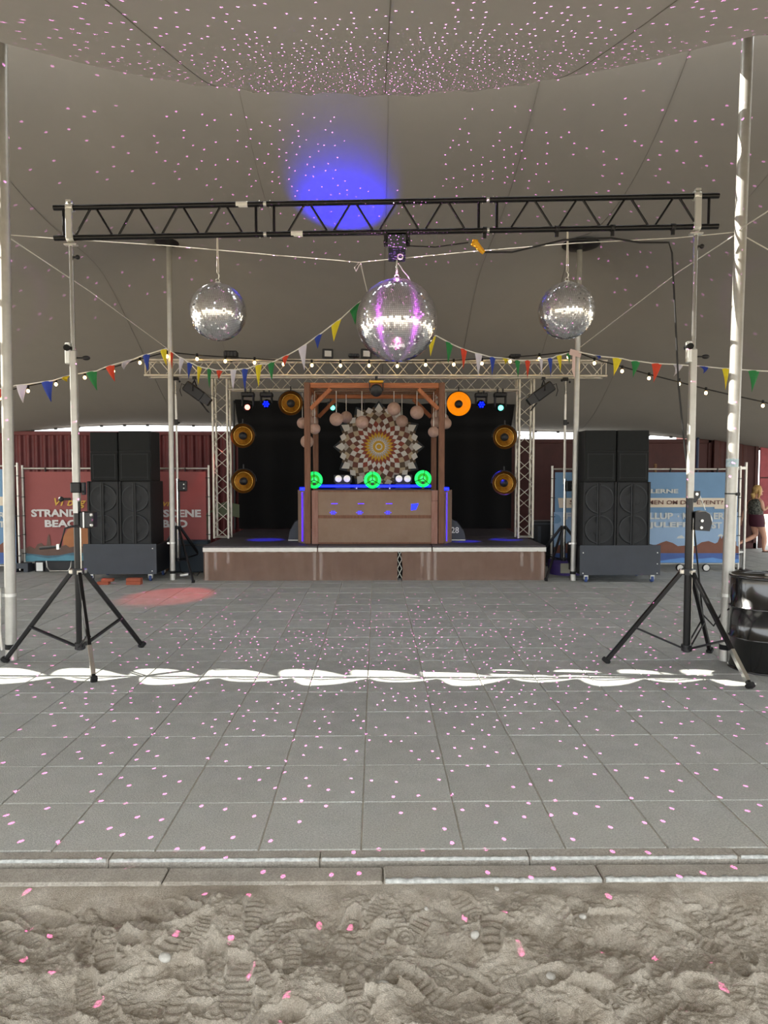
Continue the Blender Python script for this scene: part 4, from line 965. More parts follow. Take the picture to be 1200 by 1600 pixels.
# units on top of the upper truss
def flood(px, py, label):
    p = P(px, py, 12.65); t = thing('floodlight', label, 'floodlight', (p.x, 12.65, FT + .135), 0, 'floodlights on the upper truss'); z = p.z - FT - .135
    R = Matrix.Rotation(.25, 3, 'Z')
    b = MB(); b.box((0, 0, z), (.19, .06, .17), R, bev=.01); b.build('housing', 'black_plastic', t)
    b = MB(); b.box(R @ Vector((.0, -.033, 0)) + Vector((0, 0, z)), (.12, .006, .10), R); b.build('glass', 'screen_white', t)
    b = MB(); b.box((0, .01, z / 2 - .02), (.07, .05, max(.04, z - .05)), bev=.004); b.build('bracket', 'black_plastic', t)
flood(512, 553, 'square floodlight on the upper truss left of the flat black bar')
flood(572, 553, 'square floodlight on the upper truss partly behind the large mirror ball')
def truss_box(px, py, w, h, label, kind):
    p = P(px, py, 12.75); t = thing('truss_unit', label, 'stage light', (p.x, 12.75, FT + .135)); z = p.z - FT - .135
    b = MB(); b.box((0, 0, z), (w, .16, h), bev=.02); b.build('housing', 'black_plastic', t)
    for k in range(4): b = MB(); b.box((-w / 2 + w * (k + .5) / 4, -.085, z), (w / 6, .02, h * .7)); b.build('cooling_fin', 'black_satin', t)
    b = MB(); b.tube((0, 0, -.02), (0, 0, z), .02, 8); b.build('bracket', 'black_satin', t)
truss_box(361, 554, .24, .12, 'finned black unit on the upper truss above the left tower', 0)
truss_box(553, 556, .20, .06, 'flat black bar on the upper truss between the two floodlights', 1)
truss_box(804, 557, .20, .07, 'flat black unit on the upper truss above the right tower', 2)

# stage monitors (wedges)
def wedge(px0, px1, Y, sx, label, txt):
    x0, x1 = P(px0, 835, Y).x, P(px1, 835, Y).x; t = thing('stage_monitor', label, 'speaker', ((x0 + x1) / 2, Y, SH), 0, 'monitor wedges on the stage'); w = x1 - x0
    prof = [(-w / 2, 0), (w / 2, 0), (w * .42, .16), (w * .05, .36), (-w * .2, .40), (-w / 2, .30)]
    if sx < 0: prof = [(-a, c) for a, c in prof][::-1]
    b = MB(); b.prism(prof, 0, .50); b.build('cabinet', 'box_grey', t)
    b = MB(); b.prism([(sx * (w * .40), .17), (sx * (w * .07), .355), (sx * (w * .09), .37), (sx * w * .42, .185)], .03, .47); b.build('grille', 'grille', t)
    b = MB(); b.box((0, .25, .02), (w * .96, .52, .012)); b.build('edge_strip', 'alu', t)
    return t
wedge(450, 476, 13.0, -1, 'grey monitor wedge behind the left wing of the booth', None)
wd = wedge(695, 728, 13.0, 1, 'grey monitor wedge with white number beside the right wing of the booth', '2.8')

# ================================================================ PRINTED TEXT
def text_mesh(txt, bold=.0, shear=.0):
    cu = bpy.data.curves.new('lettering', 'FONT'); cu.body = txt; cu.size = 1; cu.offset = bold; cu.shear = shear; cu.resolution_u = 3; cu.extrude = .002
    o = bpy.data.objects.new('lettering', cu); C.objects.link(o); dg = bpy.context.evaluated_depsgraph_get()
    me = bpy.data.meshes.new_from_object(o.evaluated_get(dg)); bpy.data.objects.remove(o); bpy.data.curves.remove(cu)
    me.name = 'lettering'; return me
def text_at(txt, x0, y0, x1, y1, Y, m, parent, off, bold=.02, shear=0.0):
    a, c = P(x0, y1, Y), P(x1, y0, Y); me = text_mesh(txt, bold, shear); co = np.zeros(len(me.vertices) * 3); me.vertices.foreach_get('co', co); co = co.reshape(-1, 3)
    mn, mx = co.min(0), co.max(0); s = (c.x - a.x) / (mx[0] - mn[0]); sz = (c.z - a.z) / (mx[1] - mn[1])
    out = np.stack([(co[:, 0] - mn[0]) * s, -(co[:, 2] - mn[2]) * .5, (co[:, 1] - mn[1]) * sz], -1); me.vertices.foreach_set('co', out.ravel()); me.materials.clear(); me.materials.append(M[m]); me.update()
    o = link('lettering', me, parent, (a.x - parent.location.x, Y - parent.location.y - off, a.z - parent.location.z)); return o
text_at('28', 705, 823.5, 717, 833, 12.995, 'ban_white', wd, .002, .015)

# ================================================================ BANNER FENCES
def fence(px0, px1, ptop, pbot, Y, m, label, feet=None):
    a, c = P(px0, pbot, Y), P(px1, ptop, Y); t = thing('banner_fence', label, 'banner', ((a.x + c.x) / 2, Y, 0), 0, 'banner covered fence panels'); w = (c.x - a.x) / 2; zt_, zb2 = c.z, a.z
    for s in (-1, 1): b = MB(); b.tube((s * w, 0, .03), (s * w, 0, zt_ + .06), .021, 10); b.build('fence_post', 'alu', t)
    for z in (zt_, zb2): b = MB(); b.tube((-w, 0, z), (w, 0, z), .018, 10); b.build('fence_rail', 'alu', t)
    n = int(2 * w / .14)
    xs = np.linspace(-w + .05, w - .05, 60); zs = np.linspace(zb2 + .03, zt_ - .06, 30); XX, ZZ = np.meshgrid(xs, zs)
    YY = -.024 - .004 * np.sin(XX * 5 + ZZ * 4) - .003 * np.sin(XX * 2.3 - ZZ * 7)
    link('banner_sheet', grid_mesh('banner_sheet', XX, YY, ZZ, m), t)
    for k in range(5):
        z = zb2 + (zt_ - zb2) * (k + .5) / 5
        for s in (-1, 1): b = MB(); b.box((s * (w - .015), -.02, z), (.08, .05, .012)); b.build('cable_tie', 'black_plastic', t)
    for k in range(4): b = MB(); b.box((-w + 2 * w * (k + .5) / 4, -.01, zt_ - .02), (.012, .06, .08)); b.build('cable_tie', 'black_plastic', t)
    return t
def pr(t, pts, Y, m, off, name='print'):    # flat print given by its outline in the photograph
    q = [P(x, y, Y) for x, y in pts]; b = MB(); b.prism([(p.x - t.location.x, p.z) for p in q], -off, -off + .002); return b.build(name, m, t)
YB = 13.4
f1 = fence(39, 326, 732, 879, YB, 'ban_red', 'red banner fence with white lettering behind the speaker stack')
pr(f1, [(100, 870), (100, 838), (108, 826), (128, 822), (150, 830), (250, 838), (262, 846), (262, 870)], YB, 'ban_orange', .034)
pr(f1, [(42, 876), (42, 856), (48, 853), (56, 857), (60, 850), (66, 848), (70, 852), (74, 852), (76, 838), (77.5, 834), (79, 838), (81, 852), (98, 853), (104, 851), (110, 855), (125, 852), (150, 858), (150, 876)], YB, 'ban_olive', .037)
pr(f1, [(42, 874), (42, 864), (60, 866), (75, 868), (95, 867), (115, 863), (150, 864), (240, 866), (323, 860), (323, 874)], YB, 'ban_teal2', .040)
pr(f1, [(42, 877), (42, 868), (52, 867), (64, 870), (77, 872), (92, 870), (104, 867), (130, 868), (150, 869), (323, 869), (323, 877)], YB, 'ban_teal', .043)
text_at('STRAND', 51, 795.5, 123, 807.5, YB, 'ban_white', f1, .05, .042)
text_at('BEAC', 72, 812, 121, 823.5, YB, 'ban_white', f1, .05, .042)
text_at('TSCENE', 244, 796, 315, 808, YB, 'ban_white', f1, .05, .042)
text_at('EBAD', 245, 812, 294, 824, YB, 'ban_white', f1, .05, .042)
text_at('Vi byg', 87, 778, 136, 794, YB, 'ban_yellow', f1, .05, .006, .3)
text_at('avn', 248, 784, 270, 791, YB, 'ban_yellow', f1, .05, .006, .3)
YB0 = 13.25
f0 = fence(-260, 27, 728, 884, YB0, 'ban_blue', 'blue banner fence cut off at the picture edge behind the front pole')
pr(f0, [(-250, 868), (-250, 850), (-100, 846), (0, 852), (8, 846), (22, 848), (23, 868)], YB0, 'ban_brown', .034)
pr(f0, [(-250, 880), (-250, 864), (23, 863), (23, 880)], YB0, 'ban_navy', .037)
pr(f0, [(-200, 790), (-200, 776), (9, 776), (9, 790)], YB0, 'ban_cream', .036)
text_at('ER', -9, 800, 11, 810, YB0, 'ban_grey', f0, .05, .03)
text_at('ST', -9, 814, 11, 824, YB0, 'ban_grey', f0, .05, .03)
YB2 = 13.3
f2 = fence(861, 1157, 733, 881, YB2, 'ban_blue', 'blue banner fence with white and brown lettering behind the right speakers')
pr(f2, [(865, 860), (865, 800), (1010, 800), (1040, 802), (1152, 800), (1152, 860)], YB2, 'ban_sky', .030)
pr(f2, [(865, 866), (865, 855), (880, 848), (905, 852), (1024, 851), (1034, 847), (1040, 845), (1050, 848), (1058, 853), (1070, 852), (1086, 853), (1095, 847), (1106, 845), (1116, 849), (1120, 847), (1123, 840), (1124, 837), (1126, 842), (1129, 836), (1131, 845), (1144, 850), (1144.5, 846), (1147, 844.5), (1149, 846), (1149, 852), (1153, 854), (1153, 866)], YB2, 'ban_brown', .034)
pr(f2, [(865, 878), (865, 864), (1153, 864), (1153, 878)], YB2, 'ban_navy', .037)
pr(f2, [(865, 879), (865, 874), (1030, 876), (1050, 873), (1066, 871), (1075, 874), (1100, 872), (1112, 871), (1128, 874), (1153, 873), (1153, 879)], YB2, 'ban_blue2', .040)
pr(f2, [(873, 793.5), (871, 778), (1131, 778), (1131, 795), (1115, 795), (1115, 792)], YB2, 'ban_cream', .036)
pr(f2, [(1056, 841), (1058, 838), (1064, 836), (1068, 839), (1068, 841)], YB2, 'ban_grey', .036)
pr(f2, [(1120, 838), (1122, 835), (1126, 834), (1129, 838)], YB2, 'ban_grey', .032)
text_at('LLERNE', 1008, 764, 1058, 770.5, YB2, 'ban_grey', f2, .05, .035)
text_at('SK', 889, 781, 910, 788, YB2, 'ban_text', f2, .05, .016)
for w_, x0_, x1_ in (('MEN', 1011, 1035), ('OM', 1040, 1057), ('DIT', 1061.5, 1083), ('EVENT?', 1087, 1128)): text_at(w_, x0_, 781.5, x1_, 788, YB2, 'ban_text', f2, .05, .012)
text_at('FIR', 882, 801, 910, 811, YB2, 'ban_grey', f2, .05, .04)
text_at('LLUP', 1013, 801, 1050, 811, YB2, 'ban_grey', f2, .05, .035)
text_at('·', 1056.5, 805, 1059.5, 808, YB2, 'ban_grey', f2, .05, .02)
text_at('K', 1065, 801, 1074, 811, YB2, 'ban_grey', f2, .05, .035)
text_at('ER', 1113, 801, 1130, 811, YB2, 'ban_grey', f2, .05, .035)
text_at('JULEFR', 1012, 815.5, 1078, 826, YB2, 'ban_grey', f2, .05, .035)
text_at('ST', 1110, 815.5, 1126, 825.5, YB2, 'ban_grey', f2, .05, .035)
for px in (1064, 1105):
    p = P(px, 887, 13.15); b = MB(); b.lathe([(.0, -.02), (.06, -.02), (.065, 0), (.06, .02), (0, .02)], 18, (p.x - f2.location.x, -.1, .07), (0, 1, 0), smooth=False); w_ = b.build('castor', 'alu', f2)
    b = MB(); b.lathe([(.058, -.022), (.072, -.018), (.072, .018), (.058, .022)], 18, (p.x - f2.location.x, -.1, .072), (0, 1, 0), smooth=False); b.build('tyre', 'rubber', w_)
# second post of the neighbouring fence
fp = thing('barrier_upright', 'bare fence post pair leaning beside the blue banner near the walking woman', 'fence', (P(1164, 800, 13.4).x, 13.4, 0))
b = MB(); b.tube((0, 0, .02), (0, 0, 2.06), .024, 10); b.build('fence_post', 'alu', fp)
b = MB(); b.box((-.08, 0, 1.95), (.18, .04, .05)); b.box((-.08, 0, .35), (.18, .03, .03)); b.build('clamp', 'zinc', fp)
b = MB(); b.box((0, 0, .01), (.14, .4, .02)); b.build('foot', 'black_satin', fp)
ft = thing('ballast_block', 'dark grey fence foot block between the two left banners', 'block', (PG(36, 893).x, PG(36, 893).y, 0))
b = MB(); b.prism([(-.14, 0), (-.06, 0), (-.06, .07), (.07, .07), (.07, 0), (.15, 0), (.15, .17), (-.14, .17)], -.12, .25); b.build('block', 'box_grey', ft)
b = MB(); b.box((-.12, .06, .6), (.05, .04, 1.25)); b.build('upright', 'red_dark', ft)
hr = thing('sack_truck', 'low bent steel handle lying under the red banner', 'trolley', (P(92, 886, 13.2).x, 13.2, 0))
b = MB(); b.path([(-.23, 0, .22), (-.22, 0, .10), (-.17, 0, .03), (.17, 0, .03), (.22, 0, .10), (.24, 0, .22)], .012, 8); b.build('handle_bar', 'alu', hr)
b = MB(); b.box((-.38, .05, .10), (.12, .02, .16)); b.build('label_plate', 'white_label', hr)
b = MB(); b.box((0, .18, .1), (1.0, .16, .2), bev=.01); b.build('body', 'black_satin', hr)

# ================================================================ SPEAKER STACKS
def castor(parent, x, y):
    b = MB(); b.lathe([(.0, -.02), (.05, -.02), (.055, 0), (.05, .02), (0, .02)], 18, (x, y, .055), (1, 0, .0)); w = b.build('castor_wheel', mat('blue_castor', '3a4f86', .5), parent)
    b = MB(); b.box((x, y + .01, .11), (.06, .09, .02)); b.box((x - .03, y, .085), (.008, .06, .07)); b.box((x + .03, y, .085), (.008, .06, .07)); b.build('fork', 'zinc', w)
def dolly(x0, x1, Y, ztop, label, screws):
    t = thing('speaker_dolly', label, 'dolly', ((x0 + x1) / 2, Y, 0), 0, 'rolling speaker boxes'); w = (x1 - x0) / 2
    b = MB(); b.box((0, .012, (ztop + .125) / 2), (2 * w, .024, ztop - .125), bev=.004); b.build('front_board', 'box_grey', t)
    b = MB(); b.box((0, .45, (ztop + .125) / 2 - .01), (2 * w - .04, .84, ztop - .145), bev=.006); b.build('box_body', 'black_satin', t)
    for x in (-w + .12, w - .12):
        for y in (.06, .78): castor(t, x, y)
    for sx, sz in screws: b = MB(); b.tube((w * sx, -.006, ztop * sz), (w * sx, .002, ztop * sz), .010, 8); b.build('screw', 'zinc', t)
    return t
def sub(x0, x1, Y, z0, z1, label):
    w = (x1 - x0) / 2; t = thing('subwoofer', label, 'speaker', ((x0 + x1) / 2, Y, z0), 0, 'tall twin woofer cabinets'); h = z1 - z0
    b = MB(); b.box((0, .36, h / 2), (2 * w - .006, .68, h), bev=.008); b.build('cabinet', 'speaker', t)
    for s in (-1, 1): b = MB(); b.box((s * (w - .02), .0, h / 2), (.035, .05, h - .004), bev=.004); b.build('side_trim', 'speaker', t)
    b = MB(); b.box((0, .012, h / 2), (2 * w - .05, .012, h - .04)); b.build('grille', 'grille', t)
    R = w * .86
    for k, zc in enumerate((h * .265, h * .735)):
        b = MB(); b.lathe([(R * .92, -.012), (R, -.016), (R * 1.02, 0), (R * .92, .004)], 36, (0, .004, zc), (0, 1, 0)); wf = b.build('woofer_ring', 'cone', t)
        b = MB(); b.lathe([(R * .92, -.006), (R * .8, .0), (R * .5, .004), (R * .42, -.004), (R * .2, -.012), (0, -.014)], 36, (0, .004, zc), (0, 1, 0)); b.build('woofer_cone', 'grille', wf)
    b = MB(); b.box((0, -.012, h / 2), (.035, .02, h - .05), bev=.004); b.build('centre_bar', 'speaker', t)
    b = MB(); b.box((-.035, -.010, h / 2), (.014, .012, h - .05)); b.build('trim_strip', 'cone', t)
    return t
def topbox(x0, x1, Y, z0, z1, label, m='foam'):
    w = (x1 - x0) / 2; t = thing('top_speaker', label, 'speaker', ((x0 + x1) / 2, Y, z0), 0, 'foam fronted top speakers'); h = z1 - z0
    b = MB(); b.box((0, .29, h / 2), (2 * w - .004, .52, h), bev=.006); b.build('cabinet', 'speaker', t)
    b = MB(); b.box((0, .022, h * .80), (2 * w - .014, .03, h * .385), bev=.006); b.build('horn_front', m, t)
    b = MB(); b.box((0, .018, h * .30), (2 * w - .014, .03, h * .575), bev=.006); b.build('woofer_front', m, t)
    b = MB(); x, z = w - .05, h * .3
    for s in (-1, 1): b.box((s * x, .001, z), (.006, .004, h * .5))
    b.box((0, .001, h * .54), (2 * x, .004, .005)); b.box((0, .001, h * .08), (2 * x, .004, .005)); b.build('grille_frame', 'cone', t)
    return t
foamd = mat('dark_speaker_foam', '181a1a', .95, var=.1, bump=.3, bscale=300)
YD = 12.05; zD = P(180, 850, YD).z
dx0, dx1 = P(130, 880, YD).x, P(244.5, 880, YD).x
dolly(dx0, dx1, YD, zD, 'dark grey rolling box under the left speaker stack, on wooden blocks', [(.9, .88), (.88, .28)])
zS = P(180, 752, YD + .02).z; zT = P(180, 673, YD + .02).z
xa, xm, xb = P(136, 800, YD).x, P(185.5, 800, YD).x, P(235.5, 800, YD).x
sub(xa, xm - .003, YD + .03, zD - .02, zS, 'tall twin woofer cabinet in the left stack, nearer the lift stand')
sub(xm + .003, xb, YD + .03, zD - .02, zS, 'tall twin woofer cabinet in the left stack, nearer the stage')
ta, tm, tb_ = P(138, 700, YD).x, P(183, 700, YD).x, P(233.5, 700, YD).x
topbox(ta, tm - .012, YD + .05, zS, zT - .02, 'darker top speaker on the left stack, nearer the lift stand', foamd)
topbox(tm + .005, tb_, YD + .03, zS, zT, 'faded top speaker on the left stack, nearer the stage')
YR = 11.85; zR = P(968, 852, YR).z
dolly(P(906, 880, YR).x, P(1032, 880, YR).x, YR, zR, 'dark grey rolling box under the right speaker stack', [(-.92, .80), (.92, .80), (.92, .5), (-.92, .25), (.92, .25)])
zS2 = P(968, 753, YR).z; zT2 = P(968, 672, YR).z
xa, xm, xb = P(911, 800, YR).x, P(964, 800, YR).x, P(1016.5, 800, YR).x
sub(xa, xm - .003, YR + .03, zR - .02, zS2, 'tall twin woofer cabinet in the right stack, nearer the stage')
sub(xm + .003, xb, YR + .03, zR - .02, zS2, 'tall twin woofer cabinet in the right stack, nearer the blue lettering')
ta, tm, tb_ = P(915.5, 700, YR).x, P(965.5, 700, YR).x, P(1016, 700, YR).x
topbox(ta, tm - .012, YR + .03, zS2, zT2, 'faded top speaker on the right stack, nearer the stage')
topbox(tm + .005, tb_, YR + .03, zS2, zT2, 'faded top speaker on the right stack, nearer the blue lettering')
for px, n, lab in ((163, 2, 'stack of two orange timber blocks under the left dolly, nearer the lift stand'), (208, 1, 'thick orange timber block under the left dolly, nearer the stage')):
    p = PG(px, 914); t = thing('timber_block', lab, 'block', (p.x, p.y, 0), 0, 'timber blocks under the dolly')
    if n == 2:
        b = MB(); b.box((-.03, .05, .025), (.19, .10, .05), bev=.004); b.build('block', 'brickwood', t); b = MB(); b.box((.03, .07, .075), (.19, .10, .05), bev=.004); b.build('block', 'brickwood', t)
    else:
        b = MB(); b.box((0, .06, .028), (.24, .12, .055), bev=.004); b.build('block', 'brickwood', t); b = MB(); b.box((0, .065, .083), (.24, .11, .052), bev=.004); b.build('block', 'brickwood', t)
p = P(250, 880, 12.6); t = thing('pallet_crate', 'rough wooden crate of planks behind the left speaker dolly', 'crate', (p.x - .27, 13.28, 0))
for k in range(4): b = MB(); b.box((0, -.3, .10 + k * .125), (.5, .022, .11), bev=.003); b.build('plank', 'pallet', t)
for k in range(4): b = MB(); b.box((.25, 0, .10 + k * .125), (.022, .58, .11), bev=.003); b.build('plank', 'pallet', t)
for x in (-.22, .22): b = MB(); b.box((x, -.26, .29), (.05, .05, .58)); b.build('corner_post', 'pallet', t)
b = MB(); b.box((0, 0, .06), (.5, .6, .03)); b.build('bottom_board', 'pallet', t)
castor(t, .2, -.22)
# clutter beside the stage
q = PG(855, 893); t = thing('storage_tub', 'purple tub with white label under the right wind-up stand', 'box', (q.x + .27, 12.95, 0))
b = MB(); b.lathe([(.30, 0), (.33, .16), (.30, .26), (0, .27)], 20, (0, 0, 0)); b.build('tub', 'purple', t); b = MB(); b.box((-.03, -.325, .14), (.30, .03, .18), bev=.01); b.build('label_plate', mat('beige_label', 'a8a594', .7), t)
t = thing('flight_case', 'black equipment case standing behind the right end of the stage', 'case', (P(852, 850, 13.9).x, 14.0, 0))
b = MB(); b.box((0, .2, .45), (.42, .4, .9), bev=.01); b.build('case_body', 'black_satin', t)
for z in (.05, .85): b = MB(); b.box((0, -.005, z), (.42, .012, .03)); b.build('edge_trim', 'box_grey', t)
b = MB(); b.box((-.1, -.012, .55), (.06, .02, .5)); b.build('latch_bar', 'box_grey', t)
t = thing('equipment_box', 'dark box behind the left wind-up stand beside the stage', 'box', (P(293, 870, 13.1).x, 13.15, 0))
b = MB(); b.box((0, .1, .3), (.75, .22, .60), bev=.02); b.build('box_body', mat('dark_teal_plastic', '22303a', .6), t); b = MB(); b.box((0, -.02, .52), (.75, .04, .03)); b.build('lid', 'black_satin', t)
tag(MB().path([P(280, 880, 12.6), P(282, 893, 12.5), P(290, 898, 12.45), P(300, 896, 12.4), P(308, 899, 12.3), P(313, 893, 12.4)], .012, 6).build('floor_cable', 'cable', None, org=P(280, 880, 12.6)), 'black cable coiled at the foot of the left wind-up stand', 'cable')
t = thing('cable_connector', 'silver connector lying by the left wind-up stand', 'plug', (PG(306, 895).x, 12.35, .03)); b = MB(); b.tube((-.07, 0, .03), (.07, 0, .05), .028, 10); b.build('shell', 'zinc', t); b = MB(); b.tube((.07, 0, .05), (.12, 0, .06), .02, 8); b.build('gland', 'cable', t)
t = thing('cloth_bag', 'olive green cloth draped behind the left truss tower', 'cloth', P(352, 795, 13.9))
b = MB(); n = 10; XX, ZZ = np.meshgrid(np.linspace(-.22, .28, n), np.linspace(-.12, .14, n)); link('drape', grid_mesh('drape', XX, .03 * np.sin(XX * 14), ZZ + .1 * XX - .3 * np.abs(XX), 'green_cloth'), t)
b = MB(); b.path([(-.2, 0, .0), (-.34, 0, -.1), (-.4, 0, -.5), (-.36, 0, -.9)], [.01, .03, .035, .02], 8); b.build('strap', 'green_cloth', t)
b = MB(); b.tube((.05, .03, -.1), (.05, .03, -.1 - (P(352, 795, 13.9).z - .6) + .1), .02, 8); b.build('stand_pole', 'black_satin', t)

# oil drum
dr = thing('oil_drum', 'glossy black oil drum beside the front pole', 'drum', (P(1143, 1000, 6.55).x + .297, 6.55, 0))
b = MB(); R = .29
b.lathe([(R * .97, 0), (R, .012), (R, .29), (R + .012, .30), (R + .012, .312), (R, .322), (R, .575), (R + .012, .585), (R + .012, .597), (R, .607), (R, .865)], 48); b.build('shell', 'drum', dr)
b = MB(); b.lathe([(R, .86), (R + .012, .865), (R + .012, .885), (R - .004, .888), (R - .008, .865), (0, .86)], 48); b.build('lid', 'drum', dr)
b = MB(); b.lathe([(R, -.0), (R + .009, .003), (R + .009, .014), (R, .018)], 48); b.build('bottom_rim', 'drum', dr)
b = MB(); b.tube((.1, .1, .86), (.1, .1, .875), .04, 16); b.build('bung', 'zinc', dr)

# ================================================================ CONTAINERS BEHIND
def container(x0, x1, Y, h, pitch, depth, m, label, doors=False):
    t = thing('shipping_container', label, 'container', ((x0 + x1) / 2, Y, 0), 0, 'containers behind the tent'); w = (x1 - x0) / 2
    prof = []; x = -w + .06
    while x < w - .06 - pitch:
        prof += [(x, .0), (x + pitch * .26, .0), (x + pitch * .5, depth), (x + pitch * .76, depth)]; x += pitch
    prof.append((w - .06, 0))
    vs = []; fs = []
    for i, (a, d) in enumerate(prof): vs += [(a, d + .03, .14), (a, d + .03, h - .10)]
    for i in range(len(prof) - 1): fs.append((2 * i, 2 * i + 2, 2 * i + 3, 2 * i + 1))
    b = MB(); b.add(vs, fs); b.build('corrugated_side', m, t)
    b = MB(); b.box((0, .05, h - .05), (2 * w, .10, .10), bev=.01); b.build('top_rail', m, t)
    b = MB(); b.box((0, .05, .075), (2 * w, .10, .15), bev=.01); b.build('bottom_rail', m, t)
    for s in (-1, 1): b = MB(); b.box((s * (w - .04), .05, h / 2), (.08, .10, h)); b.build('corner_post', m, t)
    b = MB(); b.box((0, 1.2, h / 2 - .03), (2 * w - .02, 2.1, h - .1)); b.build('container_body', m, t); b = MB(); b.box((0, 1.2, h - .06), (2 * w - .02, 2.2, .05)); b.build('bounce_roof', 'white_metal', t)  # white top, out of view, added to bounce light onto the rear canopy
    return t
container(-16, -1.0, 17.4, 2.885, .20, .045, 'red_steel', 'corrugated red shipping container behind the red banner')
container(-.9, P(1112, 700, 17.4).x, 17.4, 2.70, .9, .008, 'red_dark', 'dark red container with nearly flat wall behind the blue banner')
t = container(P(1112, 700, 17.4).x + .02, P(1186, 700, 17.3).x, 17.3, 3.0, .28, .035, 'red_dark', 'tall dark red container end behind the walking woman')
dl = thing('container_door', 'red container door with daylight put into its colour at the picture edge', 'door', (P(1187, 800, 17.25).x, 17.3, 0))
b = MB(); b.box((.32, .02, 1.85), (.62, .04, 2.0), bev=.01); b.build('door_leaf', 'red_lit', dl); b = MB(); b.box((.32, -.004, 1.75), (.60, .012, .03)); b.build('door_bar', 'red_dark', dl)
b = MB(); b.box((.06, .02, .43), (.10, .04, .84), bev=.01); b.build('door_jamb', 'red_dark', dl)
p = P(1024, 727, 15.0); b = MB(); b.box((0, 0, 0), (.05, .05, 2.05), bev=.004)
tag(b.build('timber_post', 'pallet', None, (p.x, 15.0, 1.03)), 'thin light timber post showing above the blue banner', 'post')
p = P(1090, 700, 15.0); b = MB(); b.tube((0, 0, 0), (0, 0, P(1090, 686, 15).z), .03, 10); b.sphere((0, 0, P(1090, 686, 15).z), .035, 10, 6)
tag(b.build('steel_post', mat('dark_blue_paint', '1c2c4c', .5), None, (p.x, 15.0, 0)), 'dark blue round post behind the right lift stand', 'post')

# ================================================================ BUNTING AND FESTOON LIGHTS
def px_pts(raw, s, ox, oy): return [(ox + a / s, oy + c / s) for a, c in raw]
def flagset(raw, s, ox, oy): return [(col, px_pts(pts, s, ox, oy)) for col, pts in raw]
LF = flagset([('red', [(-30, 378), (18, 372), (4, 440)]), ('white', [(108, 352), (182, 345), (153, 468)]), ('blue', [(275, 330), (352, 320), (342, 462)]), ('yellow', [(415, 300), (472, 285), (448, 328)]), ('green', [(575, 265), (648, 255), (648, 385)]),
              ('red', [(705, 230), (765, 212), (768, 325)]), ('white', [(825, 195), (890, 178), (828, 245)]), ('blue', [(955, 152), (1003, 140), (990, 255)]), ('yellow', [(1072, 118), (1115, 105), (1115, 220)])], 4.286, 0, 520)
CF = flagset([('red', [(50, 150), (80, 158), (65, 345)]), ('white', [(150, 210), (210, 235), (155, 415)]), ('blue', [(245, 270), (305, 285), (260, 465)]), ('yellow', [(362, 315), (415, 330), (372, 530)]), ('green', [(478, 345), (528, 350), (503, 570)]), ('red', [(585, 365), (660, 365), (615, 465)]),
              ('white', [(748, 358), (820, 358), (780, 600)]), ('blue', [(882, 350), (955, 345), (920, 600)]), ('yellow', [(1040, 310), (1118, 290), (1080, 565)])], 7.5, 260, 530)
CF += flagset([('green', [(915, 225), (965, 205), (945, 345)]), ('red', [(1020, 178), (1070, 155), (1035, 240)]), ('white', [(1135, 118), (1197, 78), (1180, 270)])], 4.615, 220, 520)
CF += flagset([('blue', [(45, 912), (95, 878), (65, 980)]), ('yellow', [(150, 835), (215, 788), (165, 935)]), ('green', [(265, 742), (345, 672), (300, 830)])], 4, 480, 300)
CF += flagset([('yellow', [(755, 905), (806, 898), (770, 1030)]), ('green', [(865, 930), (912, 955), (880, 1075)]), ('red', [(958, 975), (1000, 990), (975, 1110)]), ('white', [(1048, 1005), (1095, 1017), (1068, 1155)]), ('blue', [(1140, 1030), (1178, 1035), (1155, 1150)])], 4, 480, 300)
CF += flagset([('yellow', [(328, 220), (408, 228), (370, 300)]), ('green', [(480, 246), (548, 250), (520, 460)]), ('red', [(600, 250), (668, 250), (630, 465)]), ('white', [(765, 235), (815, 230), (795, 450)]), ('blue', [(865, 225), (928, 218), (905, 435)]), ('yellow', [(970, 195), (1037, 182), (1018, 395)]), ('green', [(1085, 168), (1142, 158), (1120, 290)])], 7.5, 740, 530)
RF = flagset([('blue', [(115, 140), (160, 148), (135, 172)]), ('yellow', [(228, 155), (290, 162), (235, 270)]), ('green', [(345, 175), (405, 180), (355, 280)]), ('red', [(472, 190), (540, 194), (485, 310)]), ('white', [(605, 197), (672, 202), (610, 272)]), ('blue', [(765, 208), (830, 214), (795, 255)]), ('yellow', [(912, 222), (960, 224), (933, 355)]), ('green', [(1075, 234), (1150, 238), (1098, 370)])], 4, 900, 520)
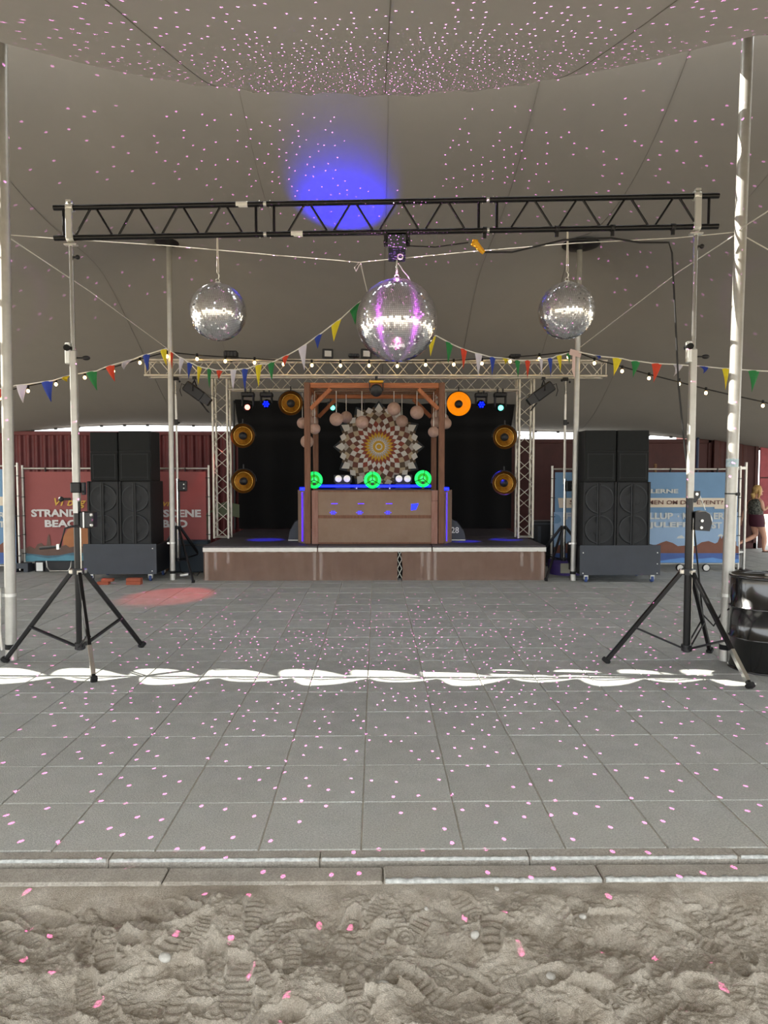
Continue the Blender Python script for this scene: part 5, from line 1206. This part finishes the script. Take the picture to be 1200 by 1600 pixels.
def bunting(flags, ends, Y, label):
    t = thing('bunting', label, 'bunting', P(*ends[0], Y), 0, 'pennant buntings'); o = t.location
    cord = [ends[0]]
    for _, p in flags: cord += [p[0], p[1]]
    cord.append(ends[1]); cord.sort()
    b = MB(); b.path([P(x, y, Y) - o for x, y in cord], .011, 5); b.build('cord', 'white_rope', t)
    for col, p in flags:
        a, c, d = [P(x, y, Y) - o for x, y in p]
        w = (c - a).length; L = ((a + c) / 2 - d).length; b = MB(); n = 5; vs = []; fs = []
        curl = L < w * 1.3
        for i in range(n + 1):
            k = i / n
            l = a.lerp(d, k); r = c.lerp(d, k); m_ = (l + r) / 2; off = math.sin(k * 3.0) * .05 + (.10 * math.sin(k * PI) if curl else 0)
            vs += [l + Vector((0, -off * .6, 0)), m_ + Vector((0, -off - .02 * (1 - k), 0)), r + Vector((0, -off * .4 + .015, 0))]
        for i in range(n):
            for j in range(2): fs.append((i * 3 + j, i * 3 + j + 1, i * 3 + j + 4, i * 3 + j + 3))
        th = Vector((0, .003, 0)); N_ = len(vs); vs2 = vs + [v + th for v in vs]; fs2 = fs + [tuple(x + N_ for x in f[::-1]) for f in fs]
        b.add(vs2, fs2, True); fo = b.build('pennant', 'flag_' + col, t)
bunting(LF, [(-40, 617), (262, 547)], 12.1, 'colourful pennant bunting running from the left edge to the rear pole')
bunting(CF, [(266, 548), (898, 547)], 12.15, 'colourful pennant bunting sagging twice between the two rear poles')
bunting(RF, [(904, 550), (1240, 582)], 12.05, 'colourful pennant bunting running from the ribbon pole to the right edge')
bm = MB(); bm.sphere((0, 0, -.045), .025, 12, 8, 1, 1, 1.2); bulb_me = bm.mesh('bulb', 'bulb')
sm_ = MB(); sm_.tube((0, 0, -.01), (0, 0, .05), .02, 10); sock_me = sm_.mesh('socket', 'rubber')
def festoon(bulbs, pts, Y, label):
    t = thing('festoon_lights', label, 'string lights', P(*pts[0], Y), 0, 'festoon light strings'); o = t.location
    b = MB(); b.path([P(x, y, Y) - o for x, y in pts], .011, 5); b.build('cable', 'cable', t)
    for x, y in bulbs:
        p = P(x, y, Y - .02) - o + Vector((0, 0, .045)); u = link('bulb', bulb_me, t, p); link('socket', sock_me, u)
festoon([(.7, 622), (43.9, 611), (87.5, 600.5), (132.5, 590), (177, 580), (218.6, 566.7), (261, 557)], [(-40, 622), (0, 613), (44, 603), (88, 594), (133, 582), (177, 574), (219, 561), (262, 550)], 12.15, 'festoon bulbs along the left bunting out to the picture edge')
festoon([(308, 561), (352, 564.4), (397.7, 566.7), (443, 569), (487.3, 570.7), (532, 571.3), (576.7, 571.3), (620.7, 572), (665, 570), (709, 569.5), (753, 568), (797, 565), (842.7, 560.7), (888, 558)],
        [(270, 551), (308, 555), (352, 558), (398, 561), (443, 563), (487, 564), (532, 565), (577, 565), (621, 565), (665, 564), (709, 563), (753, 561), (797, 558), (843, 555), (896, 549)], 12.5, 'festoon bulbs along the upper truss between the rear poles')
festoon([(928.7, 567.5), (972, 580), (1014, 591), (1061, 600), (1103, 614), (1147, 624), (1192, 634)], [(906, 552), (929, 561), (972, 573), (1014, 585), (1061, 597), (1103, 608), (1147, 618), (1192, 628), (1240, 640)], 12.1, 'festoon bulbs dropping from the ribbon pole towards the right edge')

# ================================================================ PERSON
def person():
    Y0 = 16.6
    t = thing('person', 'person with blonde hair, floral top and maroon shorts hurrying past the red container', 'person', PG(1191, 862)); o = t.location.copy()
    q = lambda x, y, dy=0.0: Vector(P(x, y, Y0)) - o + Vector((0, dy, 0))
    J = {}; E = []; Rr = []; V = []
    def v(p, r): V.append(p); Rr.append(r); return len(V) - 1
    pel = v(q(1182, 813), .135); wst = v(q(1181.5, 802), .115); chest = v(q(1180.5, 790), .125); up = v(q(1181, 782), .095); nk = v(q(1182, 776), .048); hd = v(q(1184, 769), .07)
    E += [(pel, wst), (wst, chest), (chest, up), (up, nk), (nk, hd)]
    # standing leg (front) and trailing leg
    h1 = v(q(1186, 818, -.06), .10); k1 = v(q(1192, 838, -.06), .06); c1 = v(q(1192, 846, -.06), .058); a1 = v(q(1190.5, 858.5, -.06), .036); t1 = v(q(1193, 861, -.06), .032); t2 = v(q(1199.5, 861.3, -.06), .026)
    E += [(pel, h1), (h1, k1), (k1, c1), (c1, a1), (a1, t1), (t1, t2)]
    h2 = v(q(1180.5, 818, .08), .10); k2 = v(q(1184, 836.5, .08), .062); c2 = v(q(1176, 841, .08), .058); a2 = v(q(1158.5, 849, .08), .036); f2_ = v(q(1153, 852, .08), .03); f3 = v(q(1151, 861, .08), .024)
    E += [(pel, h2), (h2, k2), (k2, c2), (c2, a2), (a2, f2_), (f2_, f3)]
    # arms
    s1 = v(q(1184, 784, -.16), .056); e1 = v(q(1186, 797, -.19), .042); w1 = v(q(1196.5, 790, -.16), .027); p1 = v(q(1199.5, 787.5, -.15), .028)
    E += [(up, s1), (s1, e1), (e1, w1), (w1, p1)]
    s2 = v(q(1177, 784.5, .16), .054); e2 = v(q(1170.5, 799, .2), .04); w2 = v(q(1166, 810.5, .2), .027); p2 = v(q(1165, 814, .2), .027)
    E += [(up, s2), (s2, e2), (e2, w2), (w2, p2)]
    for base, dirx, dirz, sy in ((p1, 1, .35, -.15), (p2, -.2, -1, .2)):
        pb_ = V[base]; dv = Vector((dirx, 0, dirz)).normalized()
        for k in range(4):
            off = Vector((0, (k - 1.5) * .02, 0)); ln = (.07, .085, .08, .062)[k]
            a = v(pb_ + dv * .035 + off, .0095); bq = v(pb_ + dv * (.035 + ln * .5) + off, .009); cq = v(pb_ + dv * (.03 + ln) + off + Vector((0, 0, -.02)), .007); E.extend([(base, a), (a, bq), (bq, cq)])
        a = v(pb_ + dv * .01 + Vector((0, -.035, .015)), .011); bq = v(pb_ + dv * .05 + Vector((0, -.05, .03)), .009); E.extend([(base, a), (a, bq)])
    me = bpy.data.meshes.new('body'); me.from_pydata([tuple(x) for x in V], E, []); ob = bpy.data.objects.new('body', me); C.objects.link(ob)
    sk = ob.modifiers.new('skin', 'SKIN'); ob.modifiers.new('sub', 'SUBSURF').levels = 2
    for i, d in enumerate(me.skin_vertices[0].data): d.radius = (Rr[i], Rr[i]); d.use_root = (i == pel)
    dg = bpy.context.evaluated_depsgraph_get(); m2 = bpy.data.meshes.new_from_object(ob.evaluated_get(dg)); bpy.data.objects.remove(ob)
    m2.materials.clear(); m2.materials.append(M['skin']); m2.polygons.foreach_set('use_smooth', [True] * len(m2.polygons)); body = link('body', m2, t)
    hc = q(1184.5, 767)
    b = MB(); b.sphere(hc, .098, 20, 14, .98, .80, 1.2); b.path([hc + Vector((.085, 0, .02)), hc + Vector((.118, 0, -.015)), hc + Vector((.09, 0, -.025))], [.012, .018, .012], 8); b.sphere(hc + Vector((.07, 0, -.075)), .035, 10, 8)
    for s in (-1, 1): b.sphere(hc + Vector((-.005, s * .078, -.01)), .022, 8, 6, .8, .4, 1.3)
    b.build('head', 'skin', t)
    for s in (-1, 1): b = MB(); b.sphere(hc + Vector((.088, s * .034, .012)), .010, 8, 6); b.build('eye', 'black_plastic', t)
    b = MB(); b.box(hc + Vector((.092, 0, -.055)), (.012, .04, .010)); b.build('mouth', 'maroon', t)
    b = MB(); b.sphere(hc + Vector((-.022, 0, .028)), .112, 20, 12, .98, .92, 1.05); b.path([hc + Vector((-.08, 0, .0)), hc + Vector((-.115, 0, -.08)), hc + Vector((-.10, 0, -.18)), hc + Vector((-.075, 0, -.23))], [.07, .06, .045, .02], 10); b.path([hc + Vector((-.02, -.085, .03)), hc + Vector((-.01, -.095, -.07)), hc + Vector((-.03, -.085, -.17))], [.03, .03, .015], 8)
    hv = []
    for p_ in b.v:
        x_, z_ = p_[0] - hc.x, p_[2] - hc.z
        hv.append(p_ if x_ < .055 or z_ > .06 else (hc.x + .05, hc.y + (p_[1] - hc.y) * .8, p_[2]))
    b.v = hv; b.build('hair', 'hair', t)
    def shell(name, m, rings):
        b = MB(); n = 20; vs = []
        for (c, rx, ry) in rings:
            for i in range(n): a = 2 * PI * i / n; vs.append(c + Vector((rx * math.cos(a), ry * math.sin(a), 0)))
        fs = [(j * n + i, j * n + (i + 1) % n, (j + 1) * n + (i + 1) % n, (j + 1) * n + i) for j in range(len(rings) - 1) for i in range(n)]
        b.add(vs, fs, True); return b.build(name, m, t)
    shell('top', 'floral', [(q(1180.5, 803.5), .155, .19), (q(1180.8, 798), .15, .18), (q(1180, 790), .15, .19), (q(1180, 784.5), .125, .19), (q(1181, 780.5), .085, .14), (q(1182, 778), .06, .07)])
    shell('shorts', 'maroon', [(q(1183, 822.5), .15, .20), (q(1182.8, 817), .165, .205), (q(1182, 810), .165, .195), (q(1181.5, 801), .145, .175)])
    for nm, pt, s, dy in (('shoe', (1195.5, 861.4), 1, -.06), ('shoe', (1152, 857), 1, .08)):
        b = MB(); b.sphere(q(*pt, dy), .05, 12, 8, 2.3 if pt[0] > 1180 else .9, .9, .5 if pt[0] > 1180 else 1.8); b.build(nm, mat('brown_sandal', '5a3a2c', .6), t)
    g_ = thing('snack_packet', 'green and white packet held in front by the walking person', 'packet', q(1199, 789, -.2) + o)
    b = MB(); b.box((0.02, 0, .03), (.10, .05, .10), Matrix.Rotation(.5, 3, 'Y'), bev=.01); b.build('packet', 'green_bag', g_); b = MB(); b.box((.05, 0, .085), (.08, .045, .07), Matrix.Rotation(.5, 3, 'Y'), bev=.01); b.build('wrapper', 'white_metal', g_)
person()

# ================================================================ STAGE LIGHTING
bb = spot('ceiling_blue_beam', P(553, 554, 12.6), (-.42, 9.65, 5.3), 4200, (0, 0, 1), 8.5, 1.0, .05); bb.scale = (2.9, 1, 1)
spot('stage_blue_beam', P(416, 628, 13.2), (P(415, 838, 13.3).x, 13.3, .6), 330, (.03, .03, 1), 17, .6)
spot('stage_blue_beam', P(752, 628, 13.2), (P(790, 839, 13.3).x, 13.3, .6), 330, (.03, .03, 1), 15, .6)
spot('stage_blue_beam', P(752, 628, 13.22), (P(728, 842, 13.0).x, 12.95, .6), 260, (.03, .03, 1), 13, .6)
spot('floor_red_beam', P(387, 640, 13.2), PG(268, 930), 150, (1, .05, .06), 20, .5)
spot('banner_red_beam', P(387, 640, 13.15), P(322, 745, 13.4), 30, (1, .06, .04), 12, .6)
for sx in (-1, 1):
    spot('ball_pin_spot', (cC.x + sx * 3.95, cC.y - 3.1, 2.7), cC, 300, (.75, .08, 1.0), 10, .1, .06)

# mirror ball light dots: bundles of narrow beams thrown from above and from the front of the ball
def dot_light(name, loc, energy, color, step, rad, keep, sign):
    l = bpy.data.lights.new(name, 'POINT'); l.energy = energy; l.color = color; l.shadow_soft_size = 0.0; l.use_nodes = True
    nt = l.node_tree; N = nt.nodes; L = nt.links; em = [n for n in N if n.type == 'EMISSION'][0]
    def mth(op, a, b_=None, c_=None):
        n = N.new('ShaderNodeMath'); n.operation = op
        for i, x in enumerate((a, b_, c_)):
            if x is None: continue
            if isinstance(x, (int, float)): n.inputs[i].default_value = x
            else: L.new(x, n.inputs[i])
        return n.outputs[0]
    ge = N.new('ShaderNodeNewGeometry'); sp = N.new('ShaderNodeSeparateXYZ'); L.new(ge.outputs['Incoming'], sp.inputs[0])
    lat = mth('ARCSINE', sp.outputs[2]); lon = mth('ARCTAN2', sp.outputs[1], sp.outputs[0])
    v = mth('DIVIDE', lat, step); row = mth('FLOOR', v); cosr = mth('MAXIMUM', mth('COSINE', mth('MULTIPLY', mth('ADD', row, .5), step)), .05)
    nper = mth('FLOOR', mth('DIVIDE', mth('MULTIPLY', cosr, 2 * PI), step)); u = mth('MULTIPLY', mth('DIVIDE', lon, 2 * PI), nper); col = mth('FLOOR', u)
    cb = N.new('ShaderNodeCombineXYZ'); L.new(row, cb.inputs[0]); L.new(col, cb.inputs[1]); wn = N.new('ShaderNodeTexWhiteNoise'); wn.noise_dimensions = '3D'; L.new(cb.outputs[0], wn.inputs['Vector'])
    sc = N.new('ShaderNodeSeparateColor'); L.new(wn.outputs['Color'], sc.inputs[0])
    du = mth('SUBTRACT', mth('FRACT', u), mth('ADD', mth('MULTIPLY', sc.outputs[0], .5), .25)); dv = mth('SUBTRACT', mth('FRACT', v), mth('ADD', mth('MULTIPLY', sc.outputs[1], .5), .25))
    d2 = mth('ADD', mth('MULTIPLY', du, du), mth('MULTIPLY', dv, dv)); hit = mth('LESS_THAN', d2, (rad / step) ** 2)
    on = mth('MULTIPLY', mth('LESS_THAN', sc.outputs[2], keep), mth('GREATER_THAN', mth('MULTIPLY', sp.outputs[2], sign), 0.0)); L.new(mth('MULTIPLY', hit, on), em.inputs['Strength'])
    o = bpy.data.objects.new(name, l); C.objects.link(o); o.location = loc; return o
dot_light('mirror_dots', (cC.x, cC.y - .32, cC.z + .30), 1100, (1, .30, .95), .036, .0026, .6, 1.0)
dot_light('mirror_dots', (cC.x, cC.y - .36, cC.z - .22), 1500, (1, .20, .60), .035, .0025, .55, -1.0)
